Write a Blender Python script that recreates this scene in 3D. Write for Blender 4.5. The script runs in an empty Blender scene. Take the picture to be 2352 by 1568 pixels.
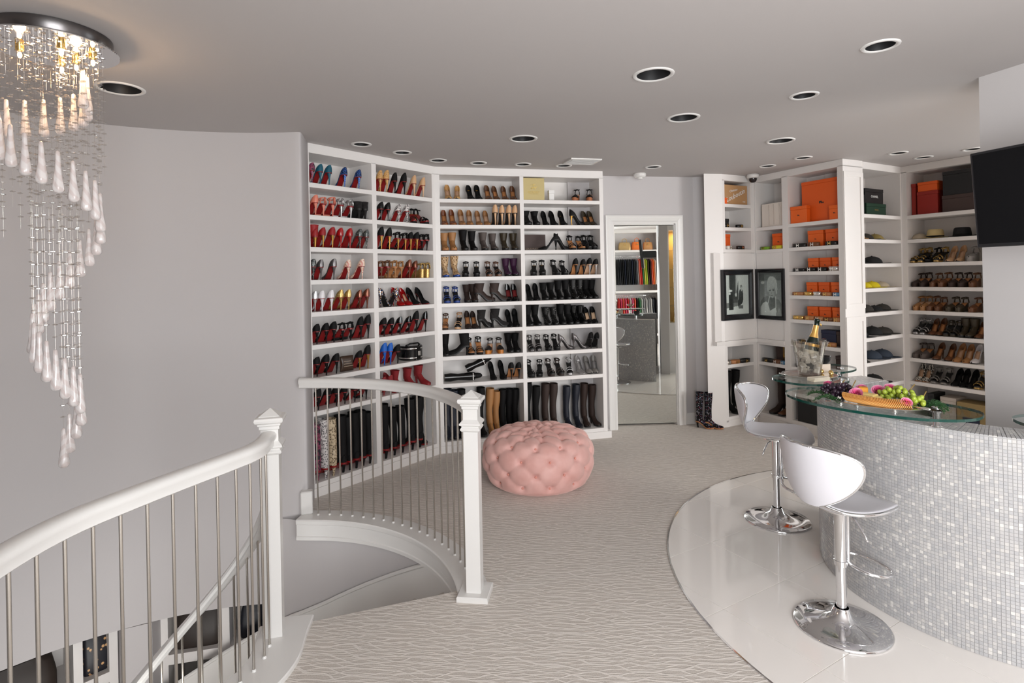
import bpy, bmesh, math, random
from mathutils import Matrix, Vector
random.seed(7)
SC = bpy.context.scene
COL = SC.collection
PI = math.pi
def R(d): return math.radians(d)

# ---------------------------------------------------------------- camera, world, light, exposure
CEIL = 2.74
cam = bpy.data.objects.new('camera', bpy.data.cameras.new('camera'))
COL.objects.link(cam)
cam.data.sensor_width = 36
cam.data.lens = 1300 / 2352 * 36
cam.data.shift_y = -(784 - 635) / 2352
cam.data.clip_start = 0.05
cam.matrix_world = Matrix.Translation((0, 0, 1.675)) @ Matrix.Rotation(R(90), 4, 'X') @ Matrix.Rotation(R(-1.15), 4, 'Z')
SC.camera = cam
W = bpy.data.worlds.new('world'); SC.world = W
W.use_nodes = True
W.node_tree.nodes['Background'].inputs[0].default_value = (0.75, 0.86, 1, 1)
W.node_tree.nodes['Background'].inputs[1].default_value = 0.6
SC.view_settings.view_transform = 'Standard'
SC.view_settings.look = 'None'
SC.view_settings.gamma = 1
SC.view_settings.use_curve_mapping = False
SC.view_settings.exposure = 0.08
def area(name, loc, rot, sx, sy, watts, col):
    l = bpy.data.lights.new(name, 'AREA'); l.shape = 'RECTANGLE'; l.size = sx; l.size_y = sy
    l.energy = watts; l.color = col
    o = bpy.data.objects.new(name, l); COL.objects.link(o)
    o.location = loc; o.rotation_euler = rot
    return o
# daylight through the windows behind the camera and beside the bar
area('daylight_back', (1.25, -0.95, 1.5), (R(106), 0, 0), 2.7, 2.2, 188, (0.98, 0.985, 1))
area('daylight_right', (6.85, 4.35, 1.5), (R(90), 0, R(90)), 2.6, 2.1, 38, (0.93, 0.98, 1))
area('daylight_wardrobe', (6.85, 1.5, 1.5), (R(90), 0, R(90)), 1.8, 2.1, 200, (1, 0.99, 0.98))
area('fill_downstairs', (-1.75, 2.35, -1.3), (R(85), 0, R(25)), 0.9, 1.2, 26, (1, 0.99, 0.97))  # added fill lamp with no window there, brightens the lower shelves

# ---------------------------------------------------------------- helpers
def S(r, g, b):
    f = lambda c: (c / 255 / 12.92) if c / 255 <= 0.04045 else ((c / 255 + 0.055) / 1.055) ** 2.4
    return (f(r), f(g), f(b), 1)
MATS = {}
def mat(name, col, rough=0.5, metal=0.0, **kw):
    if name in MATS: return MATS[name]
    m = bpy.data.materials.new(name); m.use_nodes = True
    b = m.node_tree.nodes['Principled BSDF']
    b.inputs['Base Color'].default_value = col if len(col) == 4 else (*col, 1)
    b.inputs['Roughness'].default_value = rough
    b.inputs['Metallic'].default_value = metal
    for k, v in kw.items():
        b.inputs[k.replace('_', ' ')].default_value = v
    m.diffuse_color = b.inputs['Base Color'].default_value
    MATS[name] = m
    return m
def nd(m, kind, **kw):
    n = m.node_tree.nodes.new(kind)
    for k, v in kw.items():
        if k in n.inputs: n.inputs[k].default_value = v
        else: setattr(n, k, v)
    return n
def lk(m, a, b): m.node_tree.links.new(a, b)
def bs(m): return m.node_tree.nodes['Principled BSDF']
def ramp(m, stops, fac, interp='LINEAR'):
    r = nd(m, 'ShaderNodeValToRGB'); e = r.color_ramp; e.interpolation = interp
    while len(e.elements) < len(stops): e.elements.new(0.5)
    for el, (p, c) in zip(e.elements, stops): el.position = p; el.color = c
    lk(m, fac, r.inputs[0]); return r
def bump(m, h, strength, dist=0.01):
    n = nd(m, 'ShaderNodeBump', Strength=strength, Distance=dist)
    lk(m, h, n.inputs['Height']); lk(m, n.outputs[0], bs(m).inputs['Normal']); return n
def objco(m, out='Object'): return nd(m, 'ShaderNodeTexCoord').outputs[out]

class MB:
    def __init__(s): s.v = []; s.f = []
    def add(s, vs, fs):
        o = len(s.v); s.v += [tuple(p) for p in vs]; s.f += [tuple(i + o for i in f) for f in fs]; return s
    def box(s, x0, x1, y0, y1, z0, z1):
        return s.add([(x0,y0,z0),(x1,y0,z0),(x1,y1,z0),(x0,y1,z0),(x0,y0,z1),(x1,y0,z1),(x1,y1,z1),(x0,y1,z1)],
                     [(0,3,2,1),(4,5,6,7),(0,1,5,4),(1,2,6,5),(2,3,7,6),(3,0,4,7)])
    def bbox(s, x0, x1, y0, y1, z0, z1, c=0.004):      # box with chamfered edges
        r = []
        for z, k in ((z0, c), (z0 + c, 0), (z1 - c, 0), (z1, c)):
            a, b, d, e = x0 + k, x1 - k, y0 + k, y1 - k
            if k: r.append([(a,d,z),(b,d,z),(b,d,z),(b,e,z),(b,e,z),(a,e,z),(a,e,z),(a,d,z)])
            else: r.append([(a+c,d,z),(b-c,d,z),(b,d+c,z),(b,e-c,z),(b-c,e,z),(a+c,e,z),(a,e-c,z),(a,d+c,z)])
        return s.loft(r)
    def loft(s, rings, cap=True, closed=True):
        n = len(rings[0]); vs = [p for r in rings for p in r]; fs = []
        m = n if closed else n - 1
        for i in range(len(rings) - 1):
            for j in range(m):
                k = (j + 1) % n
                fs.append((i*n+j, i*n+k, (i+1)*n+k, (i+1)*n+j))
        if cap:
            fs.append(tuple(range(n - 1, -1, -1))); fs.append(tuple((len(rings)-1)*n + j for j in range(n)))
        return s.add(vs, fs)
    def lathe(s, prof, n=24, c=(0,0,0), cap=False):
        rings = [[(c[0]+r*math.cos(2*PI*j/n), c[1]+r*math.sin(2*PI*j/n), c[2]+z) for j in range(n)] for r, z in prof]
        return s.loft(rings, cap)
    def tube(s, path, r, n=8, closed=False, flat=None):
        P = [Vector(p) for p in path]; rings = []; N = len(P)
        rr = r if isinstance(r, (list, tuple)) else [r] * N
        up = None
        for i in range(N):
            a = P[i-1] if (i > 0 or closed) else P[i]; b = P[(i+1) % N] if (i < N-1 or closed) else P[i]
            t = (b - a)
            if t.length < 1e-9: t = Vector((0,0,1))
            t.normalize()
            if up is None: up = Vector((0,0,1)) if abs(t.z) < 0.9 else Vector((1,0,0))
            u = t.cross(up)
            if u.length < 1e-6: u = t.cross(Vector((0.3,1,0.2)))
            u.normalize(); w = u.cross(t); up = w
            k = flat or 1.0
            rings.append([tuple(P[i] + u*rr[i]*math.cos(2*PI*j/n) + w*rr[i]*k*math.sin(2*PI*j/n)) for j in range(n)])
        if closed: rings.append(rings[0]); return s.loft(rings, False)
        return s.loft(rings, True)
    def sweep(s, path, prof, z=None, cap=True):         # profile (offset right, up) along a path kept upright
        P = [Vector(p) for p in path]; rings = []; N = len(P)
        for i in range(N):
            a = P[max(i-1,0)]; b = P[min(i+1,N-1)]; t = (b-a); t.z = 0; t.normalize()
            u = Vector((t.y, -t.x, 0))
            rings.append([tuple(P[i] + u*x + Vector((0,0,h))) for x, h in prof])
        return s.loft(rings, cap)
    def ell(s, c, r, nu=10, nv=7):
        rx, ry, rz = r if isinstance(r, (list, tuple)) else (r, r, r)
        rings = []
        for i in range(nv + 1):
            a = -PI/2 + PI * i / nv
            k = max(math.cos(a), 0.02)
            rings.append([(c[0]+rx*k*math.cos(2*PI*j/nu), c[1]+ry*k*math.sin(2*PI*j/nu), c[2]+rz*math.sin(a)) for j in range(nu)])
        return s.loft(rings, True)
    def poly(s, pts, z0, z1):                           # extruded outline
        n = len(pts)
        return s.add([(x,y,z0) for x,y in pts] + [(x,y,z1) for x,y in pts],
            [tuple(range(n-1,-1,-1)), tuple(range(n,2*n))] + [(i,(i+1)%n,n+(i+1)%n,n+i) for i in range(n)])
    def strip(s, pts, z0, z1):                          # upright sheet along a polyline
        n = len(pts)
        return s.add([(x,y,z0) for x,y in pts] + [(x,y,z1) for x,y in pts], [(i,i+1,n+i+1,n+i) for i in range(n-1)])
    def rot(s, M, start=0):
        s.v = s.v[:start] + [tuple(M @ Vector(p)) for p in s.v[start:]]; return s
    def mesh(s, name, smooth=False):
        me = bpy.data.meshes.new(name); me.from_pydata(s.v, [], s.f)
        if smooth is not False:
            me.polygons.foreach_set('use_smooth', [True] * len(me.polygons))
            if smooth is not True:
                bm = bmesh.new(); bm.from_mesh(me)
                for e in bm.edges:
                    if len(e.link_faces) == 2 and e.calc_face_angle(0) > R(smooth): e.smooth = False
                bm.to_mesh(me); bm.free()
        me.update(); return me
    def build(s, name, m, parent=None, smooth=False, loc=(0,0,0), rotz=0):
        return inst(name, s.mesh(name, smooth), m, parent, loc, rotz)
def inst(name, me, m, parent=None, loc=(0,0,0), rotz=0):
    o = bpy.data.objects.new(name, me); COL.objects.link(o)
    if not me.materials: me.materials.append(None)
    o.material_slots[0].link = 'OBJECT'; o.material_slots[0].material = m
    o.location = loc; o.rotation_euler = (0, 0, rotz)
    if parent: o.parent = parent
    return o
def tag(o, label, cat, group=None):
    o['label'] = label; o['category'] = cat
    if group: o['group'] = group
    return o
def thing(name, label, cat, loc=(0,0,0), rotz=0, group=None):
    o = bpy.data.objects.new(name, None); COL.objects.link(o); o.empty_display_size = 0.05
    o.location = loc; o.rotation_euler = (0, 0, rotz)
    return tag(o, label, cat, group)
def struct(o, label=None):
    o['kind'] = 'structure'
    if label: o['label'] = label
    return o
def stuff(o): o['kind'] = 'stuff'; return o
def setrot(o, x=0, y=0, z=0): o.rotation_euler = (x, y, z); return o
ORD = ['first','second','third','fourth','fifth','sixth','seventh','eighth','ninth','tenth','eleventh','twelfth']
def arc(c, r, a0, a1, n): return [(c[0]+r*math.cos(R(a0+(a1-a0)*i/n)), c[1]+r*math.sin(R(a0+(a1-a0)*i/n))) for i in range(n+1)]
def lettering(parent, body, m, loc, rot, size, name='lettering', shear=0.0):
    c = bpy.data.curves.new(name, 'FONT'); c.body = body; c.size = size; c.align_x = 'CENTER'; c.align_y = 'CENTER'
    c.extrude = 0.0004; c.shear = shear; c.resolution_u = 2
    tmp = bpy.data.objects.new('text', c); me = bpy.data.meshes.new_from_object(tmp)
    bpy.data.objects.remove(tmp); bpy.data.curves.remove(c); me.materials.clear()
    o = inst(name, me, m, parent, loc); o.rotation_euler = rot
    return o

# ---------------------------------------------------------------- materials
def paint(name, col, rough=0.55, b=0.06):
    m = mat(name, col, rough); n = nd(m, 'ShaderNodeTexNoise', Scale=160.0, Detail=3.0)
    lk(m, objco(m), n.inputs['Vector']); bump(m, n.outputs['Fac'], b, 0.002); return m
M_WALL = paint('grey_wall_paint', S(190, 186, 186), 0.7)
M_CEIL = paint('grey_ceiling_paint', S(182, 177, 175), 0.8)
M_DARK = paint('dark_grey_wall_paint', S(112, 112, 110), 0.7)
M_WHITE = paint('white_cabinet_paint', S(226, 222, 219), 0.38, 0.03)
M_TRIM = paint('white_gloss_trim', S(221, 219, 216), 0.3, 0.02)
M_CHROME = mat('chrome', (0.78, 0.78, 0.79), 0.06, 1.0)
M_STEEL = mat('brushed_steel_bar', (0.50, 0.47, 0.43), 0.27, 1.0)
M_SILVER = mat('silver_plate', (0.82, 0.80, 0.77), 0.18, 1.0)
M_GOLDM = mat('gold_metal', (0.80, 0.55, 0.20), 0.22, 1.0)
M_BLACKP = mat('black_plastic', (0.012, 0.012, 0.014), 0.35)
M_BLACKG = mat('black_lacquer', (0.010, 0.010, 0.012), 0.16)
M_MIRROR = mat('mirror_glass', (0.83, 0.86, 0.83), 0.01, 1.0)
M_BAFFLE = mat('black_baffle', (0.015, 0.015, 0.016), 0.5)
M_LENS = mat('frosted_lens', S(205, 205, 205), 0.35)
M_WLEATHER = mat('white_vinyl', S(216, 214, 219), 0.4)
M_INK = mat('black_ink', (0.02, 0.02, 0.02), 0.6)
M_WINK = mat('white_ink', (0.8, 0.8, 0.78), 0.6)
M_GINK = mat('gold_foil', (0.85, 0.66, 0.25), 0.3, 0.8)

def glassmat(name, tint, mix=0.12, rough=0.0):
    m = bpy.data.materials.new(name); m.use_nodes = True; nt = m.node_tree; nt.nodes.clear()
    o = nt.nodes.new('ShaderNodeOutputMaterial'); t = nt.nodes.new('ShaderNodeBsdfTransparent'); g = nt.nodes.new('ShaderNodeBsdfGlossy')
    t.inputs[0].default_value = (*tint, 1); g.inputs['Roughness'].default_value = rough
    x = nt.nodes.new('ShaderNodeMixShader'); f = nt.nodes.new('ShaderNodeFresnel'); f.inputs[0].default_value = 1.45
    a = nt.nodes.new('ShaderNodeMath'); a.operation = 'ADD'; a.inputs[1].default_value = mix; a.use_clamp = True
    gm = nt.nodes.new('ShaderNodeNewGeometry'); bf = nt.nodes.new('ShaderNodeMath'); bf.operation = 'SUBTRACT'; bf.inputs[0].default_value = 1
    nt.links.new(gm.outputs['Backfacing'], bf.inputs[1]); ml = nt.nodes.new('ShaderNodeMath'); ml.operation = 'MULTIPLY'
    nt.links.new(f.outputs[0], a.inputs[0]); nt.links.new(a.outputs[0], ml.inputs[0]); nt.links.new(bf.outputs[0], ml.inputs[1]); nt.links.new(ml.outputs[0], x.inputs[0])
    nt.links.new(t.outputs[0], x.inputs[1]); nt.links.new(g.outputs[0], x.inputs[2]); nt.links.new(x.outputs[0], o.inputs[0])
    MATS[name] = m; return m
M_GLASS = glassmat('clear_glass', (0.93, 0.96, 0.95), 0.02)
M_CRYST = glassmat('crystal', (0.88, 0.86, 0.82), 0.22)
M_GEDGE = mat('green_glass_edge', S(8, 60, 52), 0.06)
bs(M_GEDGE).inputs['Specular IOR Level'].default_value = 0.9

# carpet: wavy cut lines over a fine pile
def carpet_mat():
    m = mat('wavy_carpet', S(170, 161, 152), 0.95)
    co = objco(m); fac = None
    for k, (rz, sc, ds) in enumerate(((8, 9.0, 6.5), (-14, 7.5, 8.0), (24, 6.5, 9.0))):
        mp = nd(m, 'ShaderNodeMapping'); mp.inputs['Rotation'].default_value = (0, 0, R(rz)); mp.inputs['Scale'].default_value = (0.75, 1.35, 1); mp.inputs['Location'].default_value = (k * 3.7, k * 1.3, 0)
        lk(m, co, mp.inputs['Vector'])
        w = nd(m, 'ShaderNodeTexWave', Scale=sc, Distortion=ds, Detail=1.5); w.bands_direction = 'Y'; w.inputs['Detail Scale'].default_value = 0.9; w.inputs['Phase Offset'].default_value = k * 2.1
        lk(m, mp.outputs[0], w.inputs['Vector'])
        r = ramp(m, [(0.88, (0,0,0,1)), (0.97, (1,1,1,1))], w.outputs['Fac'])
        if fac is None: fac = r.outputs[0]
        else:
            x = nd(m, 'ShaderNodeMix', data_type='RGBA', blend_type='LIGHTEN'); x.inputs[0].default_value = 1
            lk(m, fac, x.inputs[6]); lk(m, r.outputs[0], x.inputs[7]); fac = x.outputs[2]
    n = nd(m, 'ShaderNodeTexNoise', Scale=260.0, Detail=2.0); lk(m, co, n.inputs['Vector'])
    c0 = ramp(m, [(0.3, S(182, 174, 166)), (0.7, S(208, 200, 192))], n.outputs['Fac'])
    mx = nd(m, 'ShaderNodeMix', data_type='RGBA'); lk(m, fac, mx.inputs[0]); lk(m, c0.outputs[0], mx.inputs[6]); mx.inputs[7].default_value = S(220, 213, 206)
    lk(m, mx.outputs[2], bs(m).inputs['Base Color'])
    ad = nd(m, 'ShaderNodeMath', operation='MULTIPLY_ADD'); lk(m, fac, ad.inputs[0]); ad.inputs[1].default_value = 0.9; lk(m, n.outputs['Fac'], ad.inputs[2])
    bump(m, ad.outputs[0], 0.5, 0.003)
    return m
M_CARPET = carpet_mat()
M_TILE = mat('polished_porcelain', S(236, 231, 226), 0.07)
bs(M_TILE).inputs['Specular IOR Level'].default_value = 0.6
M_GROUT = mat('pale_grout', S(222, 217, 212), 0.8)

# ---------------------------------------------------------------- floor, ceiling, walls
CW, RW = (-1.665, 2.126), 1.93           # round stair wall
C2, R2 = (-1.451, 2.759), 1.245          # curved guard rail
RAIL1 = [(-1.150,2.66),(-1.134,2.568),(-1.122,2.489),(-1.130,2.405),(-1.155,2.335),(-1.188,2.250),(-1.225,2.163),(-1.260,2.075),(-1.295,1.985),(-1.327,1.895),
         (-1.356,1.810),(-1.376,1.721),(-1.384,1.628),(-1.382,1.535),(-1.372,1.442),(-1.350,1.352),(-1.318,1.265),(-1.275,1.183),(-1.222,1.107),(-1.16,1.04)]
def offset(path, d):
    out = []
    for i, p in enumerate(path):
        a = path[max(i-1,0)]; b = path[min(i+1,len(path)-1)]; t = Vector((b[0]-a[0], b[1]-a[1])).normalized()
        out.append((p[0] + t.y*d, p[1] - t.x*d))
    return out
def fill(name, loops, z, m, flip=False):
    bm = bmesh.new(); E_ = []
    for L in loops:
        vs = [bm.verts.new((x, y, z)) for x, y in L]
        E_ += [bm.edges.new((vs[i], vs[(i+1) % len(vs)])) for i in range(len(vs))]
    bmesh.ops.triangle_fill(bm, use_beauty=True, edges=E_)
    bmesh.ops.recalc_face_normals(bm, faces=bm.faces)
    for f in bm.faces:
        if (f.normal.z < 0) != flip: f.normal_flip()
    me = bpy.data.meshes.new(name); bm.to_mesh(me); bm.free()
    return inst(name, me, m)
X0, X1, Y0, Y1 = -3.9, 6.95, -1.12, 7.6
OUT = [(X0,Y0),(X1,Y0),(X1,Y1),(X0,Y1)]
r1in = offset(RAIL1, 0.06)
hole = [(-1.53, 4.12), (-1.53, 3.93)] + arc(C2, R2 - 0.075, 89, 17, 20) + [(-0.30, 2.985), (-1.10, 2.715)] + r1in[1:] + [(-1.3, 0.75), (-1.8, 0.6), (-3.7, 0.6), (-3.8, 2.6), (-3.4, 4.2), (-1.9, 4.3)]
struct(fill('floor', [OUT, hole], 0, M_CARPET))
CANS = [(0.778,3.027,.088),(1.197,3.878,.088),(1.778,2.699,.062),(1.797,3.44,.062),(2.215,4.622,.088),(0.109,4.376,.088),(-1.164,4.453,.058),(-0.904,4.774,.058),
        (-0.648,5.121,.058),(-0.291,5.274,.058),(0.125,5.378,.058),(0.523,5.482,.058),(1.428,5.641,.058),(2.603,5.717,.058),(2.767,5.335,.058),(3.572,5.202,.058),
        (3.969,5.43,.058),(4.169,5.096,.058),(-2.109,3.077,.098)]
struct(fill('ceiling', [OUT] + [arc((x,y), r, 0, 352.5, 47) for x, y, r in CANS], CEIL, M_CEIL, flip=True))
# outer shell
def wall(name, pts, z0, z1, m=M_WALL, smooth=False): return struct(MB().strip(pts, z0, z1).build(name, m, None, smooth))
def holed_wall(name, p, q, opens, m, z0=0, z1=CEIL):
    d = Vector((q[0]-p[0], q[1]-p[1])); L = d.length; d.normalize(); mb = MB(); x = 0
    P = lambda s: (p[0]+d.x*s, p[1]+d.y*s)
    for a, b, c, e in opens:
        mb.strip([P(x), P(a)], z0, z1); mb.strip([P(a), P(b)], z0, c); mb.strip([P(a), P(b)], e, z1); x = b
    mb.strip([P(x), P(L)], z0, z1); return struct(mb.build(name, m))
holed_wall('wall_back', (X1,Y0), (X0,Y0), [(4.35, 7.05, 0.4, 2.66)], M_WALL)
holed_wall('wall_east', (X1,Y1), (X1,Y0), [(1.9, 4.6, 0.4, 2.6), (5.2, 7.0, 0.4, 2.6)], M_WALL)
wall('wall_front', [(X0,Y1),(X1,Y1)], 0, CEIL); wall('wall_west', [(X0,Y0),(X0,Y1)], -3, CEIL)
for i, (p, q, z0, z1) in enumerate((((-0.1,Y0),(2.6,Y0),0.4,2.66), ((X1,3.0),(X1,5.7),0.4,2.6), ((X1,0.6),(X1,2.4),0.4,2.6))):
    ax = 0 if p[1] == q[1] else 1
    n = 4 if i == 0 else 2; fr = MB()
    for k in range(n + 1):
        s = p[ax] + (q[ax]-p[ax])*k/n
        if ax == 0: fr.box(s-.04, s+.04, p[1]-.06, p[1]+.03, z0, z1)
        else: fr.box(p[0]-.03, p[0]+.06, s-.04, s+.04, z0, z1)
    for z in (z0, z1):
        if ax == 0: fr.box(p[0], q[0], p[1]-.06, p[1]+.03, z-.04, z+.04)
        else: fr.box(p[0]-.03, p[0]+.06, p[1], q[1], z-.04, z+.04)
    w = struct(fr.build('window_%d' % (i+1), M_TRIM))
    g = MB()
    if ax == 0: g.box(p[0], q[0], p[1]-.03, p[1]-.025, z0, z1)
    else: g.box(p[0]+.025, p[0]+.03, p[1], q[1], z0, z1)
    g.build('pane', M_GLASS, w)
# round wall of the stairwell, its bull-nosed end, and the wall under the guard rail
left = arc(CW, RW, 215, 86.5, 60) + [(-1.510,4.0535),(-1.503,4.056),(-1.498,4.062),(-1.496,4.072),(-1.558,4.380),(-1.70,4.50)]
struct(MB().strip(left, -0.63, CEIL).build('wall_left', M_WALL, None, 50))
low = arc(CW, RW, 215, 152, 12); wall('wall_stair_outer', low, -3, -0.63, M_WALL, True)
under = arc(C2, R2 - 0.062, 84, 14, 30); wall('wall_stair_inner', [(-1.74,4.054),(-1.62,4.036),(-1.50,3.990)] + under, -3.0, -0.02, M_WALL, True)
struct(MB().box(-5, 1.2, -0.5, 6.4, -3.05, -3.0).build('floor_lower', M_CARPET))
struct(MB().strip([(-0.33,3.02),(-0.30,2.2),(-0.8,0.6),(-1.8,0.5),(-3.8,0.5)], -3, -0.02).build('wall_stair_near', M_WALL))
# door wall with cased mirror door
EA = R(11.14); EP = (1.05, 6.11)
def E2(s, d=0): return (EP[0]+math.cos(EA)*s - math.sin(EA)*d, EP[1]+math.sin(EA)*s + math.cos(EA)*d)
we = MB()
we.strip([E2(-.45), E2(.03)], 0, CEIL); we.strip([E2(.03), E2(.80)], 2.25, CEIL); we.strip([E2(.80), E2(1.0), (2.15,6.262)], 0, CEIL)
struct(we.build('wall_door', M_WALL))
dr = bpy.data.objects.new('door_1', None); COL.objects.link(dr); struct(dr, 'full height mirror door in a white moulded frame')
dr.location = (*EP, 0); dr.rotation_euler = (0, 0, EA)
cs = MB()
prof = [(0,0),(.012,-.022),(.030,-.022),(.038,-.014),(.070,-.012),(.082,-.004),(.082,0.0)]
def casing(mb, x0, x1, z1, prof):       # mitred door casing
    for (i, j) in zip(range(len(prof)-1), range(1, len(prof))):
        a, ya = prof[i]; b, yb = prof[j]
        L = lambda o, y: [(x0-o, y, 0), (x0-o, y, z1+o), (x1+o, y, z1+o), (x1+o, y, 0)]
        A_, B_ = L(a, ya), L(b, yb)
        mb.add(A_ + B_, [(0,4,5,1),(1,5,6,2),(2,6,7,3)])
pr2 = [(o, -y0) for o, y0 in ((0,0),(0.0,.020),(.014,.026),(.030,.020),(.060,.017),(.076,.024),(.090,.020),(.090,0))]
casing(cs, .055, .775, 2.225, pr2); cs.build('door_casing', M_TRIM, dr)
jb = MB(); jb.box(.055,.066,0,.18,0,2.225); jb.box(.764,.775,0,.18,0,2.225); jb.box(.055,.775,0,.18,2.214,2.225); jb.build('door_jamb', M_TRIM, dr)
# the mirror leaf stands slightly ajar, hinged on its right edge
MB().box(-.694,0,0,.028,.022,2.208).build('mirror_panel', M_MIRROR, dr, False, (.762,.020,0), R(-9.4))
MB().box(-.694,0,.0285,.036,.020,2.210).build('door_core', M_TRIM, dr, False, (.762,.020,0), R(-9.4))
MB().box(.03,.80,.22,.23,0,2.25).build('dark_backing', M_BAFFLE, dr)  # black sheet, its colour stands in for the dark behind the leaf
bsb = MB(); bsb.box(.866,1.0,-.014,0,0,.125); struct(bsb.build('baseboard_door', M_TRIM, None, False, (*EP,0), EA))
# television wall, bar back wall seen in the mirror
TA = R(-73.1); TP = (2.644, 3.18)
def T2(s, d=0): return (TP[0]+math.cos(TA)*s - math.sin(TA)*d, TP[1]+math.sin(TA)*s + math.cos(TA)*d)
struct(MB().poly([T2(0), T2(2.3), T2(2.3,.14), T2(0,.14)], 0, CEIL).build('wall_right', paint('lit_grey_wall_paint', S(204, 200, 199), 0.7)))  # wall grey made lighter here to stand in for missing light

# ---------------------------------------------------------------- built-in shelving
UNITS = {}
def unit(key, name, label, p, q, depth):
    a = math.atan2(q[1]-p[1], q[0]-p[0]); L = math.hypot(q[0]-p[0], q[1]-p[1])
    t = thing(name, label, 'shelving', (*p, 0), a)
    UNITS[key] = (p, a, L, depth, t); return t
def UW(key, lx, ly, lz):
    p, a = UNITS[key][:2]
    return (p[0]+math.cos(a)*lx - math.sin(a)*ly, p[1]+math.sin(a)*lx + math.cos(a)*ly, lz)
TH = 0.037
def bay(t, x0, x1, zs, ztop, depth, zbase=None):
    for z in zs: MB().bbox(x0-.004, x1+.004, 0.001, depth, z-TH, z, .002).build('shelf', M_WHITE, t)
    MB().box(x0-.01, x1+.01, depth, depth+.012, zs[-1]-.02, ztop+.03).build('back_panel', M_WHITE, t)
def stile(t, x0, x1, depth, z0=0, z1=CEIL): MB().box(x0, x1, 0, depth, z0, z1).build('stile', M_WHITE, t)
ZA = [2.435, 2.185, 1.935, 1.68, 1.43, 1.175, 0.92, 0.66, 0.105]
ZD = [2.225, 1.975, 1.733, 1.485, 1.243, 0.995, 0.75, 0.51, 0.105]
PA, PAB, PB = (-1.55,4.37), (-0.72,5.40), (0.953,5.82)
u = unit('A', 'shoe_wall_unit', 'white built-in shoe shelving angled beside the round grey wall', PA, PAB, .31)
MB().box(-.03,1.323,0,.31,2.665,CEIL-.001).build('top_rail', M_WHITE, u); MB().box(-.02,1.323,-.006,.31,0,.105-TH).build('base_rail', M_WHITE, u)
stile(u, -.04, 0.0, .31, .06, 2.67); stile(u, .588, .635, .31, .06, 2.67); stile(u, 1.285, 1.323, .31, .06, 2.67)
bay(u, 0, .588, ZA, 2.665, .31); bay(u, .635, 1.285, ZA, 2.665, .31)
u = unit('B', 'shoe_wall_unit', 'white built-in shoe shelving facing the room left of mirror door', PAB, PB, .31)
MB().box(0,1.725,0,.31,2.665,CEIL-.001).build('top_rail', M_WHITE, u); MB().box(0,1.765,-.008,.31,0,.105-TH).build('base_rail', M_WHITE, u)
stile(u, 0, .045, .31, .06, 2.67); stile(u, .838, .877, .31, .06, 2.67); stile(u, 1.683, 1.725, .31, .06, 2.67)
bay(u, .045, .838, ZA, 2.665, .31); bay(u, .877, 1.683, ZA, 2.665, .31)
# picture corner: the narrow left leg
P1a, PC, CD, DD = (2.29,6.12), (2.735,6.35), (3.183,5.414), (4.09,5.92)
u = unit('P', 'corner_cabinet', 'white corner cabinet with small cubbies above and below framed street picture', P1a, PC, .30)
MB().box(0,.50,0,.30,2.67,CEIL-.001).build('top_rail', M_WHITE, u)
stile(u, 0, .035, .30, 1.885, 2.68); stile(u, .437, .4985, .30, 1.885, 2.68); MB().box(0,.50,0,.30,1.885,1.925-TH+.001).build('rail', M_WHITE, u)
bay(u, .035, .437, [2.42, 2.165, 1.925], 2.67, .30)
MB().box(0,.4985,.012,.30,.930,1.884).build('picture_panel', M_WHITE, u); MB().box(-.135,-.0005,.012,.046,.930,1.884).build('panel_wing', M_WHITE, u)
MB().box(0,.4985,-.012,.30,.890,.929).build('counter_ledge', M_WHITE, u); MB().box(-.135,-.0005,-.012,.046,.890,.929).build('ledge_wing', M_WHITE, u)
stile(u, 0, .035, .30, .05, .889); stile(u, .437, .4985, .30, .05, .889); MB().box(.034,.438,0,.30,.866,.889).build('rail', M_WHITE, u)
MB().box(0,.4985,0,.30,0,.069).build('base_rail', M_WHITE, u)
bay(u, .035, .437, [.67, .106], .866, .30)
MB().box(.490,.514,.003,.03,0,CEIL-.002).build('corner_post', M_WHITE, u)
sp = MB(); sp.strip([(0,0),(-.1985,.066)], 0, CEIL); sp.build('side_panel', M_WHITE, u)
# the right leg with the orange boxes
u = unit('C', 'corner_cabinet', 'white tall cabinet of orange boxes with portrait beside it', PC, CD, .30)
MB().box(.0015,1.0377,0,.30,2.67,CEIL-.001).build('top_rail', M_WHITE, u)
stile(u, .0015, .018, .30, 1.885, 2.68); stile(u, .357, .43, .30, .05, 2.68); stile(u, .98, 1.0377, .30, .05, 2.68)
MB().box(.0015,.36,0,.30,1.885,1.916-TH+.001).build('rail', M_WHITE, u)
bay(u, .018, .357, [2.165, 1.916], 2.67, .30); bay(u, .43, .98, [2.17, 1.92, 1.667, 1.42, 1.17, .92, .67, .40, .106], 2.67, .30)
MB().box(.0015,.357,.012,.30,.930,1.884).build('picture_panel', M_WHITE, u); MB().box(.0015,.357,-.012,.30,.890,.929).build('counter_ledge', M_WHITE, u)
stile(u, .0015, .02, .30, .05, .889); MB().box(.019,.358,0,.30,.866,.889).build('rail', M_WHITE, u); MB().box(.0015,1.0377,0,.30,0,.069).build('base_rail', M_WHITE, u)
bay(u, .02, .357, [.675, .106], .866, .30)
for z0, z1 in ((.12, 1.22), (1.30, 2.62)):        # panelled outer side towards the hat shelves
    f = MB()
    for y0, y1, a, b in ((.004,.045,z0,z1),(.255,.296,z0,z1),(.045,.255,z0,z0+.045),(.045,.255,z1-.045,z1)): f.box(1.0378,1.046,y0,y1,a,b)
    f.build('side_moulding', M_WHITE, u)
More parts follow.
